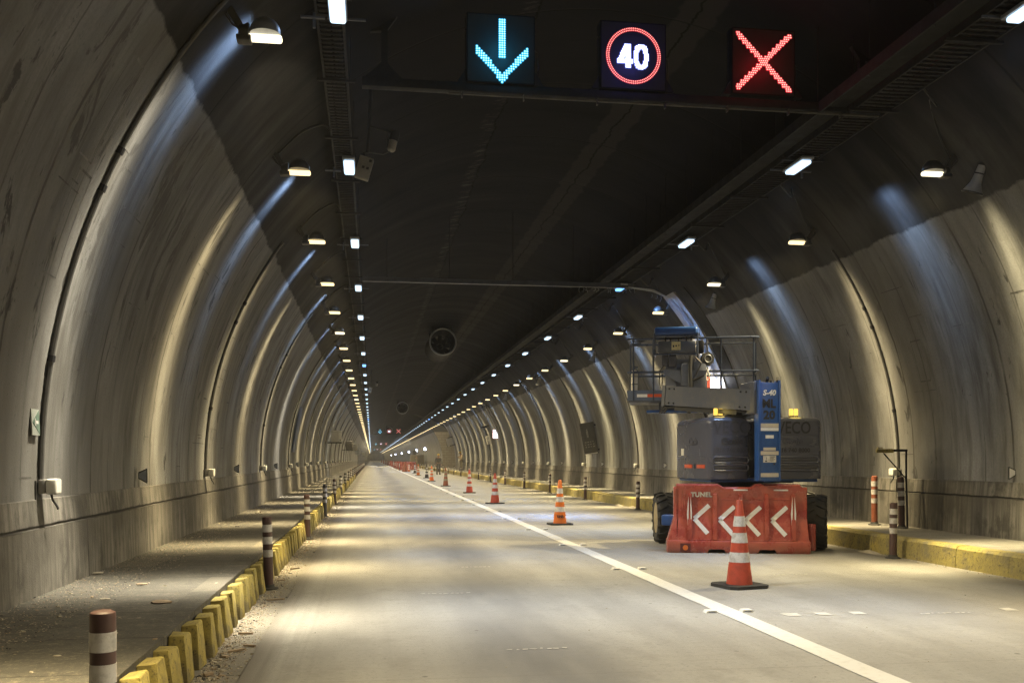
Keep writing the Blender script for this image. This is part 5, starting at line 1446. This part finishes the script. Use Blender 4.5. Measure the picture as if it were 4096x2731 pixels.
    mb.build('toe_board', painted('toe_board_blue', (0.10, 0.13, 0.21), 0.4, 0.4), root, smooth=False)
    mb = MB(); mb.box((0.15, -0.0125, 0.085), (0.32, -0.0085, 0.135), M=P); mb.build('white_reflector', M['refl_clean'], root, smooth=False)
    mb = MB(); mb.box((0.321, -0.0125, 0.085), (0.57, -0.0085, 0.135), M=P); mb.build('red_reflector', M['orange_red'], root, smooth=False)
    for z in (Hp, 0.50):
        mb = MB(); c = 0.04
        loop = [(0, c, z), (0, Dp - c, z), (c, Dp, z), (Lp - c, Dp, z), (Lp, Dp - c, z), (Lp, c, z), (Lp - c, 0, z), (c, 0, z), (0, c, z)]
        mb.tube(loop, 0.018, 8, M=P); mb.build('guard_rail', painted('rail_blue', (0.05, 0.065, 0.11), 0.3, 0.3, metal=0.3), root)
    railm = bpy.data.materials['rail_blue']
    for x, y in ((0.09, 0), (Lp - 0.08, 0), (0.0, Dp * 0.9), (Lp, Dp * 0.85), (1.15, Dp), (0.42, 0.0), (1.52, 0)):
        mb = MB(); mb.tube([(x, y, 0.03), (x, y, Hp)], 0.016, 8, M=P); mb.build('rail_post', railm, root)
    # console with blue padded lid
    mb = MB(); mb.box((0.44, -0.20, 1.08), (1.14, 0.16, 1.22), bev=0.04, seg=4, M=P); mb.build('console_lid', B, root)
    mb = MB(); mb.box((0.50, -0.17, 0.80), (1.11, 0.12, 0.985), bev=0.01, M=P); cons = mb.build('console', M['galv'], root)
    mb = MB(); mb.box((0.72, -0.176, 0.84), (0.865, -0.1715, 0.975), M=P); st = mb.build('sticker', M['sticker'], cons, smooth=False)
    mb = MB()
    for k in range(3): mb.box((0.74 + k * 0.042, -0.1795, 0.885 + 0.01 * k), (0.765 + k * 0.042, -0.177, 0.92), M=P)
    mb.build('sticker_print', M['letter_black'], st, smooth=False)
    mb = MB()
    for x, h in ((0.62, 0.05), (0.70, 0.035), (0.83, 0.04), (0.96, 0.05), (1.04, 0.07)): mb.lathe([(0.012, 0), (0.012, h), (0.02, h + 0.01), (0.012, h + 0.03)], (x, -0.05, 0.985), 8, M=P)
    mb.build('joysticks', M['black'], cons)
    mb = MB()
    fr = [(0.44, -0.19, 0.77), (0.44, -0.19, 1.12)], [(1.14, -0.19, 0.77), (1.14, -0.19, 1.12)], [(0.44, -0.19, 0.77), (1.14, -0.19, 0.77)], [(0.44, -0.19, 1.07), (1.14, -0.19, 1.07)], [(1.14, -0.19, 0.77), (1.14, 0.14, 0.77)], [(0.44, -0.19, 0.77), (0.44, 0.14, 0.77)], [(1.14, 0.14, 0.77), (1.14, 0.14, 1.12)], [(0.44, 0.14, 0.77), (0.44, 0.14, 1.12)]
    for f in fr: mb.tube(f, 0.016, 6, M=P)
    mb.build('console_frame', railm, root)
    mb = MB(); mb.box((1.12, -0.14, 0.80), (1.24, 0.12, 1.0), bev=0.02, M=P); mb.build('side_pouch', M['steel_dark'], root)
    # mast plates carrying the platform
    mp_ = painted('mount_grey', (0.16, 0.175, 0.22), 0.4, 0.4, 6, dcol=(0.09, 0.09, 0.10))
    mb = MB(); mb.box((0.62, -0.10, -0.05), (0.80, -0.02, 0.72), bev=0.01, M=P); mb.box((1.08, -0.10, -0.05), (1.28, -0.02, 0.66), bev=0.01, M=P); mb.box((0.80, -0.06, 0.0), (1.08, -0.02, 0.70), M=P); mb.build('mount_plate', mp_, root)
    mb = MB(); mb.prism([(0.58, 0.52), (1.30, 0.50), (1.26, 0.43), (1.02, 0.30), (0.86, 0.30), (0.60, 0.44)], -0.145, -0.105, 'y', M=P); mb.box((0.88, -0.19, 0.25), (1.0, -0.11, 0.62), bev=0.01, M=P); mb.build('rotator', mp_, root, smooth=False)
    mb = MB(); mb.box((0.56, -0.16, 0.58), (0.66, -0.04, 0.78), bev=0.015, M=P); mb.box((0.67, -0.17, 0.56), (0.80, -0.04, 0.76), bev=0.02, M=P); mb.build('valve_box', M['letter_dark'], root)
    mb = MB()
    mb.tube([(1.03, -0.22, 0.74), (1.02, -0.23, 0.5), (1.03, -0.23, 0.2), (1.0, -0.22, -0.2)], 0.028, 8, M=P); mb.tube([(0.60, -0.16, 0.60), (0.53, -0.17, 0.5), (0.52, -0.17, 0.3), (0.545, -0.17, 0.22), (0.57, -0.17, 0.30), (0.57, -0.16, 0.45)], 0.009, 6, M=P)
    mb.tube([(1.08, -0.2, 0.74), (1.2, -0.19, 0.62), (1.10, -0.19, 0.40)], 0.012, 6, M=P); mb.tube([(1.06, -0.14, 0.34), (1.24, -0.13, 0.42)], 0.02, 6, M=P); mb.build('hoses', M['black'], root)
    mb = MB(); mb.box((0.30, 0.1, -0.17), (1.35, 0.5, -0.124), bev=0.01, M=P); mb.build('platform_support', B, root)
    return root, P
LIFT, PM = lift()
LP = Vector((5.70, 14.55, 0))
def on_platform(x, y, z): return PM @ Vector((x, y, z)) + LP
def extinguisher():
    root = thing('fire_extinguisher', 'white fire extinguisher strapped in the left corner of the lift platform', 'extinguisher', on_platform(0.10, 0.09, 0.03))
    mb = MB(); mb.lathe([(0.05, 0), (0.055, 0.015), (0.055, 0.30), (0.045, 0.33), (0.02, 0.35)], (0, 0, 0.17), 18); mb.lathe([(0.056, 0.0), (0.056, 0.17)], (0, 0, 0), 18); mb.build('cylinder', M['white_plastic'], root)
    mb = MB(); mb.lathe([(0.018, 0.35), (0.018, 0.385)], (0, 0, 0.17), 10); mb.box((-0.02, -0.015, 0.55), (0.06, 0.015, 0.575)); mb.tube([(0.03, 0, 0.54), (0.075, -0.02, 0.48), (0.07, -0.03, 0.34)], 0.008, 6); mb.build('valve', M['galv'], root)
    for z in (0.27, 0.40):
        mb = MB(); mb.lathe([(0.0575, 0), (0.0575, 0.012)], (0, 0, z), 18); mb.build('strap', M['conduit'], root)
extinguisher()
def reel():
    root = thing('lanyard_reel', 'black safety lanyard reel hanging from the lift platform rail', 'lanyard reel', on_platform(1.30, -0.06, 0.0))
    mb = MB(); mb.tube([(0, -0.03, 0.70), (0, 0.05, 0.70)], 0.105, 20); mb.box((-0.045, -0.025, 0.58), (0.045, 0.045, 0.65), bev=0.012); mb.build('casing', M['black'], root)
    mb = MB(); ring = [(0.06 * math.cos(2 * math.pi * k / 18), -0.033, 0.70 + 0.06 * math.sin(2 * math.pi * k / 18)) for k in range(19)]; mb.tube(ring, 0.006, 6, cap=False); mb.build('ring_mark', M['lamp_grey'], root)
    mb = MB(); mb.tube([(0, 0, 1.02), (-0.02, 0, 0.95), (0, 0, 0.88), (0, 0, 0.81)], 0.014, 6); mb.build('sling', M['galv'], root)
    mb = MB(); loop = [(0.026 * math.cos(2 * math.pi * k / 16), 0, 0.42 + 0.075 * math.sin(2 * math.pi * k / 16)) for k in range(17)]; mb.tube(loop, 0.010, 6, cap=False); mb.tube([(0, 0, 0.58), (0, 0, 0.49)], 0.010, 6); mb.build('snap_hook', M['white_plastic'], root)
reel()

# ---------------------------------------------------------------- people far down the lane
def person(loc, rz, label, shirt, trousers, helmet, pose):
    root = thing('person', label, 'person', loc, rz)
    J = pose
    pts = ['pelvis', 'waist', 'chest', 'neck', 'head', 'top', 'lsh', 'lel', 'lha', 'rsh', 'rel', 'rha', 'lhip', 'lkn', 'lan', 'lto', 'rhip', 'rkn', 'ran', 'rto']
    E_ = [('pelvis', 'waist'), ('waist', 'chest'), ('chest', 'neck'), ('neck', 'head'), ('head', 'top'), ('chest', 'lsh'), ('lsh', 'lel'), ('lel', 'lha'), ('chest', 'rsh'), ('rsh', 'rel'), ('rel', 'rha'), ('pelvis', 'lhip'), ('lhip', 'lkn'), ('lkn', 'lan'), ('lan', 'lto'), ('pelvis', 'rhip'), ('rhip', 'rkn'), ('rkn', 'ran'), ('ran', 'rto')]
    def skin(name, names, rad, mat, parent, lift_=0.0):
        idx = {p: i for i, p in enumerate(names)}
        me = bpy.data.meshes.new(name); me.from_pydata([J[p] for p in names], [(idx[a], idx[b]) for a, b in E_ if a in idx and b in idx], [])
        o = bpy.data.objects.new(name, me); link(o, parent); me.materials.append(mat)
        sk = o.modifiers.new('skin', 'SKIN'); sk.use_smooth_shade = True
        sd = me.skin_vertices[0].data
        for p in names:
            r = rad[p]; sd[idx[p]].radius = (r[0], r[1]) if isinstance(r, tuple) else (r, r); sd[idx[p]].use_root = (p == names[0])
        ss = o.modifiers.new('sub', 'SUBSURF'); ss.levels = 1; ss.render_levels = 2
        return o
    R0 = dict(pelvis=(.15, .11), waist=(.135, .10), chest=(.165, .115), neck=.055, head=(.075, .09), top=(.07, .085), lsh=.066, lel=.047, lha=.036, rsh=.066, rel=.047, rha=.036, lhip=.088, lkn=.058, lan=.042, lto=.04, rhip=.088, rkn=.058, ran=.042, rto=.04)
    skin('body', pts, R0, M['skin'], root)
    R1 = {k: ((v[0] + .018, v[1] + .018) if isinstance(v, tuple) else v + .016) for k, v in R0.items()}
    skin('shirt', ['pelvis', 'waist', 'chest', 'lsh', 'lel', 'lha', 'rsh', 'rel', 'rha'], {**R1, 'lha': .044, 'rha': .044}, shirt, root)
    skin('trousers', ['pelvis', 'lhip', 'lkn', 'lan', 'rhip', 'rkn', 'ran'], R1, trousers, root)
    for s in ('l', 'r'):
        a = Vector(J[s + 'an']); t = Vector(J[s + 'to'])
        mb = MB(); mb.tube([(a.x, a.y, 0.16), (a.x, a.y, 0.05)], [0.06, 0.06], 10); mb.tube([(a.x, a.y, 0.045), (t.x, t.y, 0.04)], [0.055, 0.045], 10); mb.build('boot', M['boot'], root)
    h = Vector(J['top'])
    mb = MB(); mb.lathe([(0.128, -0.01), (0.13, 0.0), (0.112, 0.012), (0.105, 0.06), (0.075, 0.105), (0.02, 0.122)], (h.x, h.y, h.z - 0.02), 16); mb.build('helmet', helmet, root)
    hd = Vector(J['head']); f = Vector(J['face']).normalized()
    mb = MB()
    q = hd + f * 0.088; mb.tube([q + Vector((0, 0, 0.03)), q + f * 0.022 + Vector((0, 0, -0.01))], [0.008, 0.014], 6); mb.build('nose', M['skin'], root)
    mb = MB(); sd_ = f.cross(Vector((0, 0, 1)))
    for s in (-1, 1): p = hd + f * 0.083 + sd_ * (0.032 * s) + Vector((0, 0, 0.03)); mb.tube([p, p + f * 0.008], 0.009, 6)
    p = hd + f * 0.083 - Vector((0, 0, 0.045)); mb.tube([p - sd_ * 0.025, p + sd_ * 0.025], 0.006, 6); mb.build('eyes_and_mouth', M['boot'], root)
    for s in (-1, 1):
        hand = Vector(J['lha' if s < 0 else 'rha']); el = Vector(J['lel' if s < 0 else 'rel']); dd = (hand - el).normalized(); sv = dd.cross(Vector((0, 1, 0.2))).normalized()
        mb = MB()
        for k in range(4):
            b0 = hand + dd * 0.03 + sv * (0.016 * (k - 1.5)); mb.tube([b0, b0 + dd * 0.045, b0 + dd * (0.07 + 0.006 * (k in (1, 2))) + Vector((0, -0.02, -0.01))], [0.010, 0.009, 0.007], 6)
        b0 = hand + sv * 0.035; mb.tube([b0, b0 + sv * 0.02 + dd * 0.035], [0.011, 0.008], 6); mb.build('fingers', M['skin'], root)
    return root
stand = dict(pelvis=(0, 0, .95), waist=(0, 0, 1.10), chest=(0, 0, 1.33), neck=(0, 0, 1.48), head=(0, -.02, 1.58), top=(0, -.01, 1.68), lsh=(-.19, 0, 1.40), lel=(-.25, .02, 1.13), lha=(-.22, -.10, .90), rsh=(.19, 0, 1.40), rel=(.25, .02, 1.13), rha=(.22, -.10, .90),
             lhip=(-.09, 0, .90), lkn=(-.11, -.02, .49), lan=(-.12, .02, .08), lto=(-.13, -.14, .04), rhip=(.09, 0, .90), rkn=(.11, -.02, .49), ran=(.12, .02, .08), rto=(.13, -.14, .04), face=(0, -1, 0))
work = dict(stand); work.update(chest=(0, -.03, 1.32), neck=(0, -.06, 1.46), head=(0, -.10, 1.56), top=(0, -.10, 1.66), lel=(-.24, -.08, 1.14), lha=(-.10, -.26, 1.24), rel=(.24, -.08, 1.14), rha=(.10, -.26, 1.24))
person((8.15, 88.0, SW_R - 0.006), R(-70), 'person in pale shirt and yellow helmet standing on the far right sidewalk', M['cloth_pale'], M['cloth_tan'], M['hard_yellow'], work)
person((5.66, 82.2, 0.0), R(8), 'person in dark grey clothes and yellow helmet standing on the closed lane', M['cloth_grey'], M['cloth_grey'], M['hard_yellow'], stand)
person((6.35, 138.0, 0.0), R(180), 'small distant person in beige clothes on the closed lane', M['cloth_tan'], M['cloth_tan'], M['cloth_tan'], stand)
def tarp_box():
    root = thing('storage_container', 'beige box container beside the small distant person', 'container', (7.0, 150.0, 0.0))
    mb = MB(); mb.box((-0.95, 0, 0.12), (1.15, 3.4, 1.95), bev=0.03); mb.build('box', M['cloth_tan'], root)
    mb = MB()
    for x in (-0.7, -0.2, 0.3, 0.8): mb.box((x - 0.03, -0.025, 0.15), (x + 0.03, -0.001, 1.9))
    mb.build('door_ribs', M['cloth_tan'], root, smooth=False)
    mb = MB(); mb.box((-0.9, 0.1, 0.0), (1.1, 0.3, 0.11)); mb.box((-0.9, 3.0, 0.0), (1.1, 3.2, 0.11)); mb.build('skid', M['steel_dark'], root, smooth=False)
tarp_box()

# ---------------------------------------------------------------- rubble on the left
def gravel():
    mb = MB(); rnd = random.Random(77)
    def chip(x, y, z, s, flat):
        bm = bmesh.new(); bmesh.ops.create_icosphere(bm, subdivisions=0 if False else 1, radius=1.0)
        for v in bm.verts: v.co *= rnd.uniform(0.6, 1.15)
        a = rnd.uniform(0, 6.28); S_ = Matrix.Translation((x, y, z)) @ Matrix.Rotation(a, 4, 'Z') @ Matrix.Diagonal((s * rnd.uniform(.8, 1.9), s * rnd.uniform(.6, 1.1), s * flat, 1))
        mb.bm(bm, 0 if rnd.random() < 0.75 else 1, S_)
    def tetra(x, y, z, s):
        a = rnd.uniform(0, 6.28); e = rnd.uniform(.8, 2.2)
        vs = []
        for k in range(4): t = a + k * math.pi / 2; r = s * (e if k % 2 else 1) * rnd.uniform(.7, 1.1); vs.append((x + r * math.cos(t), y + r * math.sin(t), z))
        top = [(p[0] * .75 + x * .25, p[1] * .75 + y * .25, z + s * rnd.uniform(.35, .8)) for p in vs]
        mb.add(vs + top, [[4, 5, 6, 7], [0, 1, 5, 4], [1, 2, 6, 5], [2, 3, 7, 6], [3, 0, 4, 7]], 0 if rnd.random() < 0.7 else (1 if rnd.random() < .6 else 2))
    for i in range(15000):                              # gutter between blocks and pavement
        y = 4.0 + 34 * rnd.random() ** 1.7; x = -1.07 + abs(rnd.gauss(0, 0.10)); 
        if x > -0.72: continue
        tetra(x, y, -0.006, rnd.uniform(.002, .008) if rnd.random() < .95 else rnd.uniform(.008, .016))
    for i in range(12000):                              # sidewalk
        y = 4.5 + 40 * rnd.random() ** 1.5; x = -1.95 - rnd.random() * 0.6 if rnd.random() < .72 else rnd.uniform(-1.9, -1.22)
        tetra(x, y, SW_L - 0.004, rnd.uniform(.0015, .006) if rnd.random() < .985 else rnd.uniform(.008, .018))
    for i in range(500):
        y = 5 + 30 * rnd.random(); tetra(rnd.uniform(-0.78, 6.9), y, 0.0, rnd.uniform(.002, .006))
    for i in range(700):                               # sand banked against the right kerb
        y = 9 + 45 * rnd.random(); tetra(7.10 - abs(rnd.gauss(0, .05)), y, 0.0, rnd.uniform(.004, .012))
    o = mb.build('gravel', [M['stone'], M['wood'], M['rubber']], smooth=False)
    tag(o, kind='stuff'); return o
gravel()
def heap(x, y, s):
    mb = MB(); rnd = random.Random(int(y * 10)); n = 14; vs = [(x, y, 0.055 * s)]
    for r in (0.5, 1.0):
        for k in range(n):
            a = 2 * math.pi * k / n; q = r * rnd.uniform(.8, 1.15); vs.append((x + 0.10 * s * q * math.cos(a), y + 0.42 * s * q * math.sin(a), (0.03 * s if r < .8 else -0.002) * rnd.uniform(.7, 1.2)))
    fs = [[0, 1 + k, 1 + (k + 1) % n] for k in range(n)] + [[1 + k, 1 + n + k, 1 + n + (k + 1) % n, 1 + (k + 1) % n] for k in range(n)]
    mb.add(vs, fs); return mb.build('sand_heap', M['stone'])
for i, (y, s) in enumerate(((12.9, .8), (20.5, 1.0), (25.5, 1.1), (27.0, .9), (32.2, 1.1), (36.5, 1.0))):
    tag(heap(7.05, y, s), '%s little pale sand heap from the viewpoint against the right kerb' % ORD[i], 'sand heap', 'sand heaps along the right kerb')
def scraps():
    rnd = random.Random(41); g = 'wood scraps in the left gutter'
    S = [(-0.93, 6.95, .13, .035, 20, 'dark splintered wood scrap between the kerb blocks and the pavement, nearest'), (-0.98, 6.75, .07, .05, 70, 'reddish wood chunk beside the nearest dark scrap'),
         (-0.86, 7.10, .09, .02, -10, 'short flat wood scrap right of the dark one'), (-0.90, 9.4, .17, .018, 5, 'long pale wood sliver in the left gutter'), (-1.0, 6.2, .07, .035, 40, 'pale wood scrap low in the left gutter'),
         (-0.95, 7.6, .11, .018, 0, 'thin wood stick lying across the left gutter'), (-0.92, 12.0, .13, .025, 25, 'wood scrap by the second striped post'), (-0.98, 10.9, .11, .025, -35, 'wood scrap past the long pale sliver')]
    for x, y, l, w_, a, lab in S:
        mb = MB(); mb.prism([(-l / 2, -w_ / 2), (-l * .3, -w_ * .6), (l * .4, -w_ * .4), (l / 2, 0.0), (l * .35, w_ * .5), (-l * .4, w_ * .45)], 0, rnd.uniform(.008, .018), 'z', M=Matrix.Rotation(R(rnd.uniform(-6, 6)), 4, 'Y'))
        o = mb.build('wood_scrap', M['wood'], smooth=False); o.location = (x, y, 0.0); o.rotation_euler = (0, 0, R(a)); tag(o, lab, 'wood scrap', g)
    for x, y, s, lab in ((-1.50, 7.25, .055, 'flat reddish stone on the left cover slabs'), (-1.88, 8.35, .035, 'dark broken stone near the wall side of the left slabs'), (-2.45, 9.2, .035, 'white pebble at the foot of the left wall'), (-1.95, 7.5, .03, 'pale flat chip on the rubble strip of the left sidewalk')):
        bm = bmesh.new(); bmesh.ops.create_icosphere(bm, subdivisions=2, radius=1.0)
        for v in bm.verts: v.co = Vector((v.co.x * s * 1.4, v.co.y * s * .7, max(v.co.z, -.6) * s * .32)) * rnd.uniform(.88, 1.08)
        mb = MB(); mb.bm(bm); o = mb.build('loose_stone', M['stone' if 'white' in lab or 'pale' in lab else 'wood']); o.location = (x, y, SW_L + s * .18); tag(o, lab, 'stone', 'loose stones on the left sidewalk')
scraps()

# ---------------------------------------------------------------- dusty air
def haze(density):
    mb = MB(); mb.box((-8, -26, -1.2), (16, 700, 9.5))
    m = bpy.data.materials.new('dusty_air'); m.use_nodes = True; t = m.node_tree
    for n in list(t.nodes):
        if n.type == 'BSDF_PRINCIPLED': t.nodes.remove(n)
    v = t.nodes.new('ShaderNodeVolumePrincipled'); v.inputs['Color'].default_value = (0.9, 0.88, 0.84, 1); v.inputs['Density'].default_value = density; v.inputs['Anisotropy'].default_value = 0.35
    t.links.new(v.outputs[0], t.nodes['Material Output'].inputs['Volume'])
    o = mb.build('haze', m, smooth=False); tag(o, kind='stuff'); return o
haze(0.0006)
